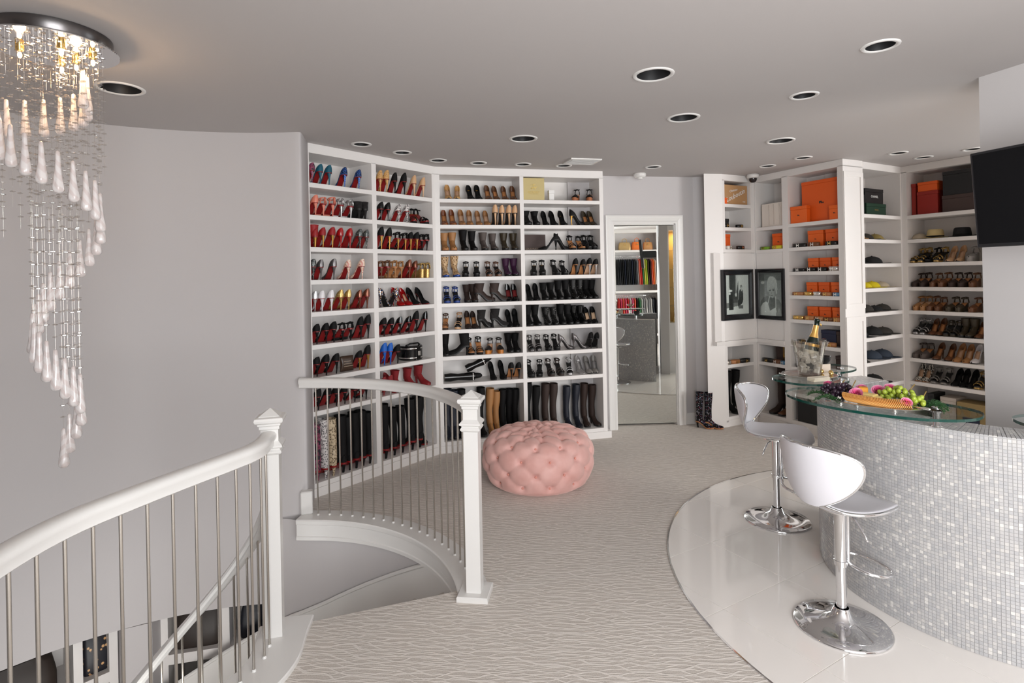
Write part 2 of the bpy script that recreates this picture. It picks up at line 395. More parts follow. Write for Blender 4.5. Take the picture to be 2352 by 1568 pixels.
# hat shelves and the shoe bay beside the television wall
u = unit('D', 'hat_cabinet', 'white cabinet of caps and boxes between panelled pilaster and inside corner', CD, DD, .35)
MB().box(.302,1.0386,0,.35,2.67,CEIL-.001).build('top_rail', M_WHITE, u); stile(u, .302, .312, .35, .05, 2.68); stile(u, 1.012, 1.0386, .35, .05, 2.68)
bay(u, .312, 1.012, ZD, 2.67, .35); MB().box(.302,1.0386,0,.35,0,.069).build('base_rail', M_WHITE, u)
D2q = (4.09+1.0*math.cos(R(-62.07)), 5.92+1.0*math.sin(R(-62.07)))
u = unit('G', 'shoe_wall_unit', 'white shoe shelving half hidden behind the television wall', DD, D2q, .33)
MB().box(.0015,1.0,0,.33,2.67,CEIL-.001).build('top_rail', M_WHITE, u); stile(u, .0015, .05, .33, .05, 2.68); stile(u, .76, .81, .33, .05, 2.68)
bay(u, .05, .76, ZD, 2.67, .33); MB().box(.0015,1.0,0,.33,0,.069).build('base_rail', M_WHITE, u)

# ---------------------------------------------------------------- guard rails, newels, staircase
HR = [(-.020,-.035),(.020,-.035),(.026,-.030),(.024,-.012),(.034,.004),(.034,.020),(.026,.031),(.010,.036),(-.010,.036),(-.026,.031),(-.034,.020),(-.034,.004),(-.024,-.012),(-.026,-.030)]
def dens(path, k=4):
    out = []
    n = len(path)
    for i in range(n-1):
        p0, p1, p2, p3 = [Vector(path[min(max(j,0),n-1)]) for j in (i-1,i,i+1,i+2)]
        for j in range(k):
            t = j/k
            out.append(tuple(0.5*((2*p1)+(-p0+p2)*t+(2*p0-5*p1+4*p2-p3)*t*t+(-p0+3*p1-3*p2+p3)*t**3)))
    out.append(tuple(path[-1])); return out
def newel(loc, rz, label, ph=.018):
    t = thing('newel_post', label, 'newel post', loc, rz, 'white newel posts at the stair head')
    h = .0385
    def sq(k, z): return [(-k,-k,z),(k,-k,z),(k,k,z),(-k,k,z)]
    MB().loft([sq(h, 0.021), sq(h, 1.02)]).build('shaft', M_TRIM, t)
    MB().loft([sq(k, z) for k, z in ((h,.868),(.046,.872),(.052,.880),(.052,.886),(.045,.894),(.045,.899),(.056,.906),(.056,.914),(.042,.928),(h,.932))]).build('collar', M_TRIM, t)
    MB().loft([sq(k, z) for k, z in ((h,.985),(.044,.990),(.044,1.002),(.050,1.008),(.050,1.014),(.060,1.022),(.063,1.032),(.060,1.042),(.046,1.047),(.044,1.050),(0.002,1.080))]).build('cap', M_TRIM, t)
    MB().loft([sq(.082, 0.0), sq(.082, ph-.004), sq(.078, ph)]).build('plinth', M_TRIM, t)
    return t
newel((-1.150,2.665,0), R(14), 'nearer white newel post left of the stair opening')
newel((-0.228,2.99,0), R(-8), 'white newel post beside the tufted pink ottoman', .028)
BAL = MB().tube([(0,0,0),(0,0,1)], .0058, 8).mesh('baluster', 45)
SHOEM = MB().lathe([(.010,0),(.010,.004),(.0075,.009),(.0060,.010)], 10).mesh('foot_collar', True)
def balusters(t, pts, zb, zt):
    for i, (x, y) in enumerate(pts):
        o = inst('baluster', BAL, M_STEEL, t, (x, y, zb)); o.scale = (1, 1, zt - zb)
        inst('foot_collar', SHOEM, M_TRIM, t, (x, y, zb))
t = thing('guard_rail', 'white curved guard rail with steel balusters in the left foreground', 'railing')
MB().sweep([(x,y,.945) for x,y in dens(RAIL1)], HR).build('handrail', M_TRIM, t, 40)
MB().sweep([(x,y,0) for x,y in dens([(-1.165,2.79),(-1.158,2.73)]+RAIL1)], [(-.145,-.14),(.062,-.14),(.062,-.10),(.072,-.09),(.072,.016),(.068,.021),(-.145,.021),(-.150,.016)]).build('curb', M_TRIM, t, 40)
balusters(t, RAIL1[1:], .021, .912)
t = thing('guard_rail', 'white guard rail with steel balusters curving from the wall to far newel', 'railing')
r2 = arc(C2, R2, 88, 14, 36)
MB().sweep([(-1.515,4.012,.952)] + [(x,y,.952) for x,y in r2], HR).build('handrail', M_TRIM, t, 40)
MB().sweep([(-1.525,4.012,0)] + [(x,y,0) for x,y in arc(C2, R2, 88, 12, 36)], [(-.075,-.02),(.078,-.02),(.078,-.118),(.088,-.122),(.088,-.10),(.082,-.095),(.082,-.018),(.090,-.012),(.092,.012),(.086,.020),(-.075,.020)]).build('curb', M_TRIM, t, 40)
balusters(t, [(-1.403,3.999),(-1.322,4.0),(-1.237,3.985),(-1.152,3.967),(-1.069,3.943),(-0.990,3.917),(-0.915,3.886),(-0.840,3.846),(-0.770,3.802),(-0.702,3.754),(-0.638,3.700),(-0.578,3.644),(-0.522,3.583),(-0.468,3.518),(-0.420,3.450),(-0.375,3.378),(-0.335,3.300),(-0.300,3.222),(-0.27,3.14)], .020, .920)
MB().bbox(-.03,.03,-.04,.04,.02,.18,.006).build('wall_plinth', M_TRIM, t, False, (-1.495,4.035,0), R(-72))
# stair down along the round wall
SCN = (-1.70, 2.33)
OUTP = arc(C2, R2-.068, 10, 84, 30) + [(-1.50,3.984),(-1.62,4.030),(-1.74,4.047)] + arc(CW, RW-.006, 93, 215, 50)
def ray_out(a, pad=0.0):
    d = Vector((math.cos(R(a)), math.sin(R(a)))); o = Vector(SCN); best = 9
    for p, q in zip(OUTP, OUTP[1:]):
        e = Vector(q)-Vector(p); w = Vector(p)-o; den = d.x*e.y-d.y*e.x
        if abs(den) < 1e-9: continue
        s = (w.x*e.y-w.y*e.x)/den; t_ = (w.x*d.y-w.y*d.x)/den
        if 0 < s < best and -1e-6 <= t_ <= 1+1e-6: best = s
    if best == 9: best = 1.5
    return (SCN[0]+d.x*(best-pad), SCN[1]+d.y*(best-pad))
def ray_in(a, r=.62): return (SCN[0]+r*math.cos(R(a)), SCN[1]+r*math.sin(R(a)))
st = thing('staircase', 'carpeted winding staircase going down along the round grey wall', 'staircase')
for k in range(14):
    a0, a1 = 27+12.2*k, 27+12.2*(k+1)
    z = -.186*(k+1); m_ = [a0 + (a1-a0)*j/4 for j in range(5)]
    MB().poly([ray_out(a) for a in m_] + [ray_in(a) for a in reversed(m_)], z-.19, z).build('step', M_CARPET, st)
MB().poly([(-.33,3.03),(-.27,2.93),(-1.06,2.65),(-1.12,2.75)], -.2, -.002).build('landing_edge', M_CARPET, st)
sk = MB(); P = []
for i in range(41):
    a = 30+2.6*i; o = ray_out(a, .006); zt = -.146-.0148*(a-50.3); P.append((*o, min(zt, -.06)))
n = len(P)
for (o0, h0, o1, h1) in ((0,-.40,0,-.03),(0,-.03,.008,-.022),(.008,-.022,.008,-.008),(.008,-.008,0,0)):
    def off(p, o): 
        d = Vector((SCN[0]-p[0], SCN[1]-p[1])).normalized(); return (p[0]+d.x*o, p[1]+d.y*o)
    sk.add([(*off(p,o0), p[2]+h0) for p in P] + [(*off(p,o1), p[2]+h1) for p in P], [(i,i+1,n+i+1,n+i) for i in range(n-1)])
sk.build('wall_skirt', M_TRIM, st, 30)
ip = []
for i in range(45):
    a = 36+3*i; z = .60-.0124*(a-36) ; p = ray_in(a, .64); ip.append((p[0],p[1],z))
MB().sweep(ip, HR).build('handrail', M_TRIM, st, 40)
for i in range(2, 44, 3):
    x, y, z = ip[i]; o = inst('baluster', BAL, M_STEEL, st, (x, y, z-.95)); o.scale = (1, 1, .93)
ins = MB(); inn = [(p[0],p[1]) for p in ip]
n = len(ip); ins.add([(p[0],p[1],p[2]-1.25) for p in ip] + [(p[0],p[1],p[2]-.94) for p in ip], [(i,i+1,n+i+1,n+i) for i in range(n-1)])
ins.build('inner_string', M_TRIM, st, True)

# ---------------------------------------------------------------- shelves at the foot of the stair
def low_unit(p, q, divs, label, zs=(-0.95, -1.45, -2.0, -2.6)):
    a = math.atan2(q[1]-p[1], q[0]-p[0]); L = math.hypot(q[0]-p[0], q[1]-p[1])
    p = (p[0]-math.sin(a)*.13, p[1]+math.cos(a)*.13)
    t = thing('handbag_cabinet', label, 'shelving', (*p, 0), a)
    MB().box(0,L,.34,.36,-3,-.56).build('back_panel', M_WHITE, t); MB().box(0,L,0,.36,-.615,-.56).build('top_panel', M_WHITE, t)
    for x in [0] + divs + [L-.05]: MB().box(x, x+.05, 0, .34, -2.999, -.616).build('divider', M_WHITE, t)
    xs = [.05] + [v for d in divs for v in (d, d+.05)] + [L-.05]
    for i in range(0, len(xs), 2):
        for z in zs: MB().box(xs[i], xs[i+1], 0, .34, z-.07, z).build('shelf', M_WHITE, t)
    return p, a
LP1, LA1 = low_unit((-3.36,3.02), (-2.655,3.79), [.80], 'white lower cabinet with dark duffel bag seen through front balusters')
LP2, LA2 = low_unit((-2.50,3.86), (-1.73,4.04), [.40], 'white lower cabinet with dark handbags below the sloping stair rail')
MB().poly([(-2.66,3.785),(-2.50,3.855),(-2.525,3.99),(-2.60,4.40),(-3.05,4.15),(-2.745,3.885)], -3, -.632).build('wall_pier', M_WALL); struct(bpy.data.objects['wall_pier'])
M_MONO = mat('dark_brown_canvas', S(42, 32, 26), 0.5); M_NAVYB = mat('dark_navy_leather', S(24, 26, 36), 0.45)
def lowbag(p, a, lx, z, w, h, d, m, label, pat=False):
    x = p[0]+math.cos(a)*lx - math.sin(a)*.15; y = p[1]+math.sin(a)*lx + math.cos(a)*.15
    t = thing('handbag', label, 'handbag', (x,y,z), a)
    pr = [(.96,0),(1,.06),(1,.5),(.94,.85),(.8,1)]
    rings = []
    for k, f in pr:
        W2, D2 = w/2*k, d/2*k*(1.0 if f < .6 else .75); rings.append([(W2*(1 if abs(c_)>.02 else 0)*c_/abs(c_) if False else W2*math.copysign(abs(c_)**.35, c_), D2*math.copysign(abs(s_)**.35, s_), h*f) for c_, s_ in [(math.cos(2*PI*j/20), math.sin(2*PI*j/20)) for j in range(20)]])
    MB().loft(rings).build('body', m, t, 50)
    MB().tube([(-w*.22,0,h*.95),(-w*.2,0,h*1.12),(0,0,h*1.2),(w*.2,0,h*1.12),(w*.22,0,h*.95)], .008, 6).build('handle', M_GOLDM if pat else m, t, True)
    MB().tube([(-w*.4,0,h*1.005),(w*.4,0,h*1.005)], .004, 6).build('zip', M_GOLDM, t)
M_PAT = mat('dark_print_canvas', S(30, 28, 34), 0.45)
v = nd(M_PAT, 'ShaderNodeTexVoronoi', Scale=26.0); v.feature = 'F1'; lk(M_PAT, objco(M_PAT), v.inputs['Vector'])
r_ = ramp(M_PAT, [(0.18, S(214,170,120)), (0.26, S(26,26,34))], v.outputs['Distance']); lk(M_PAT, r_.outputs[0], bs(M_PAT).inputs['Base Color'])
lowbag(LP1, LA1, .42, -.95, .62, .25, .26, M_MONO, 'dark brown canvas duffel bag on lower cabinet by the left edge')
lowbag(LP1, LA1, .935, -.95, .15, .26, .2, M_PAT, 'dark patterned bag with gold motifs in the lower cabinet', True)
lowbag(LP2, LA2, .225, -.95, .32, .26, .22, M_MONO, 'dark brown handbag behind the sloping white stair rail')
lowbag(LP2, LA2, .58, -.95, .16, .22, .18, M_NAVYB, 'small black handbag in lower cabinet behind thin balusters')
lowbag(LP2, LA2, .24, -1.45, .26, .24, .2, mat('cream_leather', S(226,214,190), .5), 'cream handbag with looped handle on the lower shelf')

# ---------------------------------------------------------------- ceiling fixtures
for i, (x, y, r) in enumerate(CANS):
    where = ['above the bar stools nearest the camera','above the carpet before the mirror door','at upper right near the bar','above the mosaic bar','before the picture corner','above the pink ottoman',
      'first along the shoe wall from the left','second along the shoe wall from left','third along shoe wall at its corner','fourth along the shoe wall','fifth along the shoe wall','sixth along shoe wall beside the vent',
      'before the mirror door beside smoke alarm','beside the dome camera','before the orange box cabinet','first before the hat cabinet','second before the hat cabinet','beside the television wall','beside the chandelier'][i]
    t = thing('ceiling_light', ('large ' if r > .08 else 'small ') + 'round recessed ceiling light ' + where, 'ceiling light', (x,y,CEIL), R(i*37), 'recessed ceiling lights')
    MB().lathe([(r,-.001),(r+.004,-.006),(r+.016,-.007),(r+.021,-.003),(r+.022,0.0)], 40).build('trim_ring', M_TRIM, t, True)
    MB().lathe([(r,-.001),(r*.96,.03),(r*.90,.075),(r*.86,.09)], 32).build('baffle', M_BAFFLE, t, True)
    MB().lathe([(0.001,.046),(r*.5,.048),(r*.80,.058),(r*.91,.075)], 28).build('lamp', M_LENS, t, True)
t = thing('air_vent', 'white square ceiling air vent above the shoe wall', 'air vent', (.675,5.28,CEIL), R(14))
f = MB()
for a in ((-.15,.15,-.12,-.095),(-.15,.15,.095,.12),(-.15,-.125,-.095,.095),(.125,.15,-.095,.095)): f.box(a[0],a[1],a[2],a[3],-.012,-.0005)
f.build('frame', M_TRIM, t); MB().box(-.125,.125,-.095,.095,-.0015,-.0005).build('duct', M_BAFFLE, t)
for k in range(8):
    s = MB().box(-.125,.125,-.010,.010,-.0012,.0012); s.rot(Matrix.Translation((0,-.084+k*.024,-.008)) @ Matrix.Rotation(R(35),4,'X')); s.build('louvre', M_TRIM, t)
t = thing('smoke_alarm', 'white round smoke alarm on ceiling above the mirror door', 'smoke alarm', (1.375,6.00,CEIL))
MB().lathe([(.062,-.0005),(.066,-.008),(.064,-.03),(.052,-.042),(.03,-.045)], 28, cap=True).build('body', M_TRIM, t, 40)
MB().lathe([(.028,-.045),(.028,-.056),(.022,-.06),(.002,-.061)], 20).build('sensor_cap', M_TRIM, t, True)
t = thing('dome_camera', 'white ceiling security camera with dark dome in the picture corner', 'security camera', (2.66,6.20,CEIL))
MB().lathe([(.060,-.0005),(.064,-.006),(.064,-.028),(.056,-.040),(.045,-.043)], 28, cap=True).build('housing', M_TRIM, t, 40)
dm = MB().lathe([(.042,-.043),(.040,-.062),(.032,-.078),(.018,-.088),(.002,-.091)], 24); dm.build('dome', mat('smoked_dome', (.02,.015,.015), .08), t, True)

# ---------------------------------------------------------------- shoes
def interp(tab, s):
    for (a, x), (b, y) in zip(tab, tab[1:]):
        if s <= b: return x + (y-x)*((s-a)/(b-a) if b > a else 0)
    return tab[-1][1]
def sst(a, b, s): t = min(max((s-a)/(b-a),0),1); return t*t*(3-2*t)
WID = [(0,.006),(.02,.014),(.05,.0205),(.1,.0255),(.16,.0275),(.3,.0245),(.45,.0235),(.6,.031),(.72,.0345),(.84,.027),(.94,.014),(1,.004)]
SS = [0,.015,.04,.08,.13,.19,.28,.38,.48,.56,.62,.68,.74,.8,.86,.92,.97,1]
def foot(hh, L, plat=0.0, rnd=False):
    st = []
    for s in SS:
        z = plat+.006 + (hh-plat-.006)*(1-sst(.16,.66,s)) + .006*sst(.85,1,s)
        w = interp(WID, s)
        if rnd: w = max(w, .030*math.sqrt(max(1-((s-.8)/.2)**2,0.02)) if s > .8 else w)
        st.append((s, -L/2+s*L, z, w))
    return st
def slab(st, t0, t1, k=1.0, s0=0, s1=1):
    mb = MB(); r = []
    for s, y, z, w in st:
        if s < s0-1e-6 or s > s1+1e-6: continue
        r.append([(-w*k,y,z+t0),(w*k,y,z+t0),(w*k,y,z+t1),(-w*k,y,z+t1)])
    return mb.loft(r)
def shell(st, counter, vamp0, vh, side, high=False):
    mb = MB(); rows = []
    for s, y, z, w in st:
        h = interp([(0,counter*1.06),(.03,counter*1.04),(.08,counter*.92),(.16,counter*.68),(.28,side+.008),(.48,side),(vamp0,side+.004),(.74,.024),(.88,.018),(1,.008)], s)
        closed = high or s >= vamp0
        top = interp([(vamp0,vh),(.75,.036),(.9,.023),(1,.010)], s) if not high else interp([(0,.05),(.3,.055),(.5,.055),(.75,.038),(.9,.026),(1,.012)], s)
        k = .70 if closed else interp([(0,.6),(.1,.78),(.3,.9),(.6,.9)], s)
        lean = .010*(1-sst(0,.12,s))*0
        P_ = [(w,0),(w*1.10,h*.32),(w*1.04,h*.68),(w*k,h)]
        L_ = [(-x,y+lean*q,z+q) for x, q in P_]; R_ = [(x,y+lean*q,z+q) for x, q in reversed(P_)]
        t_ = max(top, h*1.04)
        rows.append((L_ + [(-w*k*.5,y,z+h+(t_-h)*.75),(0,y,z+t_),(w*k*.5,y,z+h+(t_-h)*.75)] + R_, closed))
    for (a, ca), (b, cb) in zip(rows, rows[1:]):
        for j in range(10):
            if 3 <= j <= 6 and not (ca and cb): continue
            mb.add([a[j],a[j+1],b[j+1],b[j]], [(0,1,2,3)])
    a = rows[0][0]; mb.add(a[:4]+a[7:], [(0,1,6,7),(1,2,5,6),(2,3,4,5)])
    bm = bmesh.new(); vv = [bm.verts.new(q) for q in mb.v]; bm.verts.ensure_lookup_table()
    for f in mb.f: bm.faces.new([vv[i] for i in f])
    bmesh.ops.remove_doubles(bm, verts=bm.verts, dist=1e-5); bm.verts.index_update()
    out = MB().add([tuple(q.co) for q in bm.verts], [tuple(q.index for q in f.verts) for f in bm.faces]); bm.free()
    return out
def heelmesh(hh, L, w0=.0175, w1=.0048, block=False):
    y0 = -L/2; r = []
    for f in (0,.08,.2,.4,.7,1):
        z = hh*(1-f)+(.004 if f == 0 else 0); k = (1-f)**2.6; w = w1+(w0-w1)*k; d = w1*2+(.046-w1*2)*(1-f)**3.4
        yb = y0+.001+.020*f**.7; n = 8
        r.append([(w*math.cos(2*PI*j/n), yb+d/2+d/2*math.sin(2*PI*j/n), z) for j in range(n)])
    return MB().loft(r)
def ring(c, rx, ry, r, tilt=0, n=14):
    return [(c[0]+rx*math.cos(2*PI*i/n), c[1]+ry*math.sin(2*PI*i/n), c[2]+tilt*math.sin(2*PI*i/n)) for i in range(n)]
def over(st, s, h, extra=.004, n=8):          # a band over the foot at station s
    _, y, z, w = min(st, key=lambda q: abs(q[0]-s))
    return [(-(w+extra)*math.cos(PI*i/n), y, z+.003+h*math.sin(PI*i/n)) for i in range(n+1)]
def shaft(L, z0, z1, lean=0.0, wob=0.0, k=1.0):
    r = []; n = 12; N = 5 if z1-z0 < .16 else 12
    for i in range(N+1):
        f = i/N; z = z0+(z1-z0)*f
        rx = (.031+.012*f+wob*math.sin(9*f+1))*k; ry = (.040+.010*f+wob*math.cos(7*f))*k
        cy = -L/2+.048+lean*f
        r.append([(rx*math.cos(2*PI*j/n)+wob*2*math.sin(5*f), cy+ry*math.sin(2*PI*j/n), z) for j in range(n)])
    return r
SHOE_MESH = {}
def shoemesh(kind):
    if kind in SHOE_MESH: return SHOE_MESH[kind]
    d = {}
    if kind in 'PQF':
        hh, L, c = {'P':(.108,.205,.060),'Q':(.125,.195,.075),'F':(.108,.205,.062)}[kind]
        st = foot(hh, L)
        d['upper'] = shell(st, c, .62, .040, .026).mesh('upper', 70)
        d['insole'] = slab(st, .001, .003, .93, 0, .64).mesh('insole', True)
        d['sole'] = slab(st, -.006, .0005, .99).mesh('sole', 60)
        d['heel'] = heelmesh(hh, L).mesh('heel', 60)
    elif kind in ('B','BT','Bs','T'):
        hh, L = (.095,.215) if kind != 'T' else (.085,.23)
        top = {'B':.185,'BT':.208,'Bs':.155,'T':.455}[kind]
        st = foot(hh, L, .012, True)
        mb = shell(st, .055, .3, .05, .03, True); mb.loft(shaft(L, hh+.01, top, .006, .0 if kind != 'T' else .003), False)
        d['upper'] = mb.mesh('upper', 60)
        d['sole'] = slab(st, -.014, .0005, 1.03).mesh('sole', 60)
        d['heel'] = heelmesh(hh, L, .021, .009).mesh('heel', 60)
        t_ = shaft(L, hh+.01, top, .006, .0 if kind != 'T' else .003)[-1]
        d['cuff'] = MB().tube(t_, .0028, 6, True).mesh('cuff', True)
    elif kind == 'S':
        hh, L = .105, .20; st = foot(hh, L, .022, True)
        d['sole'] = slab(st, -.010, .003, 1.0).mesh('sole', 60)
        d['platform'] = slab([q for q in st if q[0] >= .55], -.027, -.010, .98, .55, .97).mesh('platform', 60)
        d['heel'] = heelmesh(hh, L).mesh('heel', 60)
        for k_, (s, h, r_) in enumerate(((.80,.028,.015),(.64,.044,.012))): d['strap%d' % k_] = MB().tube(over(st, s, h), r_, 6, False, .22).mesh('strap', True)
        mb = MB().tube(over(st, .12, .054, .002), .011, 6, False, .3)
        mb.tube(ring((0,-L/2+.040,hh+.044), .027, .037, .004, -.008), .0055, 6, True)
        _, y, z, w = st[0]
        mb.tube([(0,y+.004,z),(0,y+.001,z+.03),(0,y+.004,z+.055)], .012, 6, False, .3)
        d['strap'] = mb.mesh('strap', True)
    elif kind == 'W':
        hh, L = .085, .205; st = foot(hh, L, .028, True); mb = MB(); r = []
        for s, y, z, w in st: r.append([(-w*.96,y+(.006 if s < .1 else 0),0),(w*.96,y+(.006 if s < .1 else 0),0),(w,y,z),(-w,y,z)])
        d['wedge'] = mb.loft(r).mesh('wedge', 60)
        d['upper'] = shell([(s,y,z,w) for s,y,z,w in st if s >= .55], .02, .55, .042, .026).mesh('upper', 60)
        d['strap1'] = MB().tube(over(st, .08, .060, .002), .012, 6, False, .3).mesh('strap', True); m2 = MB(); m2.tube(ring((0,-L/2+.040,hh+.052), .028, .038, .004, -.006), .006, 6, True)
        d['strap'] = m2.mesh('strap', True)
        d['insole'] = slab(st, .001, .003, .93, 0, .6).mesh('insole', True)
    SHOE_MESH[kind] = d; return d
def pattern(name, stops, tex, scale, rough, metal=0.0, out='Distance', interp_='LINEAR', b=0.0):
    m = mat(name, (.5,.5,.5), rough, metal)
    t = nd(m, 'ShaderNodeTexVoronoi' if tex == 'V' else 'ShaderNodeTexNoise', Scale=scale)
    lk(m, objco(m), t.inputs['Vector'])
    o = t.outputs[out] if tex == 'V' else t.outputs['Fac']
    if out == 'Color':
        s = nd(m, 'ShaderNodeSeparateColor'); lk(m, o, s.inputs[0]); o = s.outputs[0]
    r = ramp(m, stops, o, interp_); lk(m, r.outputs[0], bs(m).inputs['Base Color'])
    if b: bump(m, t.outputs[0], b, 0.003)
    return m
def sm(n, c, r=.5, k=0.0): return mat('shoe_'+n, c, r, k)
blk = sm('black_suede', S(13,12,13), .7); bs(blk).inputs['Specular IOR Level'].default_value = .25; RS = sm('red_sole', S(128,18,20), .35); TS = sm('tan_sole', S(178,120,74), .6); BS = sm('black_sole', S(18,17,17), .5)
nudei = sm('nude_lining', S(196,158,128), .6); goldm = sm('gold_leather', S(176,134,66), .28, .75)
pat_ = sm('black_patent', S(12,12,13), .10); silv = sm('silver_leather', S(190,188,188), .25, .7)
leo = pattern('shoe_leopard', [(0,S(30,20,14)),(.16,S(34,22,14)),(.22,S(196,150,92)),(1,S(212,168,108))], 'V', 75.0, .6)
MT = {  # colour word, upper, heel, sole, insole
 'print':('dark printed', pattern('shoe_dark_print', [(0,S(30,26,34)),(.45,S(38,32,44)),(.55,S(150,60,90)),(.75,S(60,66,96))], 'N', 40.0, .35), None, RS, nudei),
 'teal':('teal suede', sm('teal_suede', S(12,84,104), .6), None, RS, nudei),
 'iri':('iridescent blue', pattern('shoe_iridescent', [(0,S(28,34,52)),(.5,S(34,58,110)),(.8,S(70,110,190)),(1,S(60,90,110))], 'V', 160.0, .2, .5, 'Color'), None, RS, nudei),
 'leo':('leopard print', leo, None, RS, nudei), 'blk':('black suede', blk, None, RS, blk), 'nude':('nude leather', sm('nude', S(206,164,124), .35), None, RS, nudei),
 'coral':('coral leather', sm('coral', S(222,130,108), .4), None, RS, nudei), 'silver':('silver', silv, None, RS, silv),
 'fur':('black furry', pattern('shoe_black_fur', [(.3,S(10,9,9)),(.7,S(34,30,30))], 'N', 240.0, .9, 0, 'Fac', 'LINEAR', .9), None, BS, blk),
 'pat':('black patent', pat_, None, RS, blk), 'snake':('grey snakeskin', pattern('shoe_snake', [(0,S(40,38,40)),(.3,S(80,76,78)),(.5,S(200,194,192)),(1,S(226,220,216))], 'V', 85.0, .35), None, RS, nudei),
 'snake2':('beige snakeskin', pattern('shoe_snake2', [(0,S(50,40,30)),(.3,S(96,80,62)),(.5,S(190,170,140)),(1,S(214,196,168))], 'V', 75.0, .45), None, RS, nudei),
 'blkgold':('black and gold', blk, goldm, RS, blk), 'red':('red suede', sm('red_suede', S(150,20,24), .6), goldm, RS, RS), 'redpat':('red patent', sm('red_patent', S(160,12,16), .12), None, RS, nudei),
 'redsd':('dark red suede', sm('dark_red_suede', S(132,24,30), .7), None, RS, RS),
 'glit':('dark glitter', pattern('shoe_dark_glitter', [(0,S(24,26,26)),(.6,S(52,54,54)),(.9,S(130,134,132)),(1,S(210,214,210))], 'V', 420.0, .3, .5, 'Color'), None, RS, blk),
 'pewter':('pewter metallic', sm('pewter', S(104,100,100), .25, .7), None, RS, blk), 'print2':('pale printed', pattern('shoe_pale_print', [(.35,S(226,192,166)),(.5,S(236,214,196)),(.58,S(190,80,70)),(.64,S(230,200,176))], 'N', 34.0, .35), None, RS, nudei),
 'brown':('brown leather', sm('brown', S(104,66,40), .4), None, RS, TS), 'tan':('tan leather', sm('tan', S(164,116,70), .5), None, TS, nudei), 'bronze':('bronze', sm('bronze', S(112,66,48), .25, .6), None, RS, blk),
 'gold':('gold glitter', pattern('shoe_gold_glitter', [(0,S(120,88,36)),(.6,S(184,146,76)),(1,S(240,214,150))], 'V', 420.0, .28, .6, 'Color'), None, RS, nudei),
 'white':('white satin', sm('white', S(226,222,224), .3), None, RS, nudei), 'seq':('multicoloured sequin', pattern('shoe_sequin', [(0,S(20,20,26)),(.4,S(30,60,110)),(.55,S(210,210,220)),(.7,S(26,24,30)),(.85,S(200,140,60)),(1,S(240,240,250))], 'V', 230.0, .18, .5, 'Color', 'CONSTANT'), None, BS, blk),
 'bluesd':('bright blue suede', sm('blue_suede', S(10,92,186), .55), None, RS, blk), 'cognac':('cognac leather', sm('cognac', S(128,70,38), .3), None, TS, TS),
 'cork':('black strap cork', blk, sm('cork', S(158,96,60), .7), TS, nudei), 'olive':('dark olive', sm('olive', S(62,52,36), .45), None, BS, TS), 'greybr':('grey brown fringed', sm('greybrown', S(86,76,72), .7), None, BS, TS),
 'blktan':('black and tan', blk, None, TS, nudei), 'leoblue':('leopard print', pattern('shoe_leopard2', [(0,S(26,18,14)),(.26,S(34,24,16)),(.34,S(180,140,96)),(1,S(220,196,160))], 'V', 70.0, .6), sm('blue_toe', S(20,70,150), .4), sm('blue_toe', S(20,70,150), .4), blk),
 'purple':('purple velvet', sm('purple_velvet', S(62,24,58), .6), None, BS, blk), 'blksil':('black and crystal', blk, silv, nudei, silv), 'bluef':('blue feathered', sm('blue_feather', S(20,60,140), .5), None, BS, silv),
 'dkbr':('dark brown suede', sm('dark_brown', S(48,33,27), .7), None, BS, TS), 'blkred':('black red-lined', pat_, None, BS, sm('red_lining', S(120,34,36), .6)), 'stud':('black studded', pattern('shoe_stud', [(0,S(210,206,196)),(.12,S(200,196,186)),(.16,S(16,15,15)),(1,S(20,19,19))], 'V', 60.0, .4), None, BS, blk),
 'brfur':('brown furry', pattern('shoe_brown_fur', [(.3,S(46,30,22)),(.7,S(100,70,50))], 'N', 220.0, .9, 0, 'Fac', 'LINEAR', .9), None, TS, nudei), 'amber':('amber wooden platform', sm('amber_black', S(30,24,22), .5), sm('amber_wood', S(188,116,44), .35), TS, nudei),
 'blknude':('black nude-lined', blk, None, BS, sm('nude_lining2', S(214,180,148), .6)), 'clear':('clear silver', silv, None, silv, silv), 'grey':('grey', sm('grey', S(140,136,132), .4), None, BS, silv),
 'navy':('dark navy', sm('navy', S(24,28,40), .5), None, BS, blk), 'zebra':('black and white', pattern('shoe_zebra', [(.45,S(30,28,27)),(.52,S(224,218,208))], 'N', 60.0, .5), None, TS, nudei)}
KN = {'P':('stiletto_pump','pump','pump'),'Q':('stiletto_pump','tall pump','pump'),'F':('pump','pump','pump'),'B':('ankle_boot','ankle boot','boot'),'BT':('ankle_boot','tall ankle boot','boot'),'Bs':('ankle_boot','low bootie','boot'),
      'T':('tall_boot','tall boot','boot'),'S':('heeled_sandal','strappy sandal','sandal'),'W':('wedge_sandal','wedge sandal','sandal')}
def shoe(key, lx, z, kind, mk, yaw, ly, label, group, sc=1.0):
    word, up, hl, so, ins_ = MT[mk]; hl = hl or up
    if key != 'A' and so is RS: so = BS
    t = thing(KN[kind][0], label, KN[kind][2], UW(key, lx, ly, z) if key else (lx, ly, z), (UNITS[key][1] if key else 0) + R(yaw), group)
    t.scale = (sc, sc, sc)
    mm = {'upper':up,'insole':ins_,'sole':so,'heel':hl,'cuff':up,'strap':up,'platform':hl if mk == 'amber' else up,'wedge':hl}
    for part, me in shoemesh(kind).items(): part = part.rstrip('0123456789'); inst(part, me, mm[part], t)
    return t
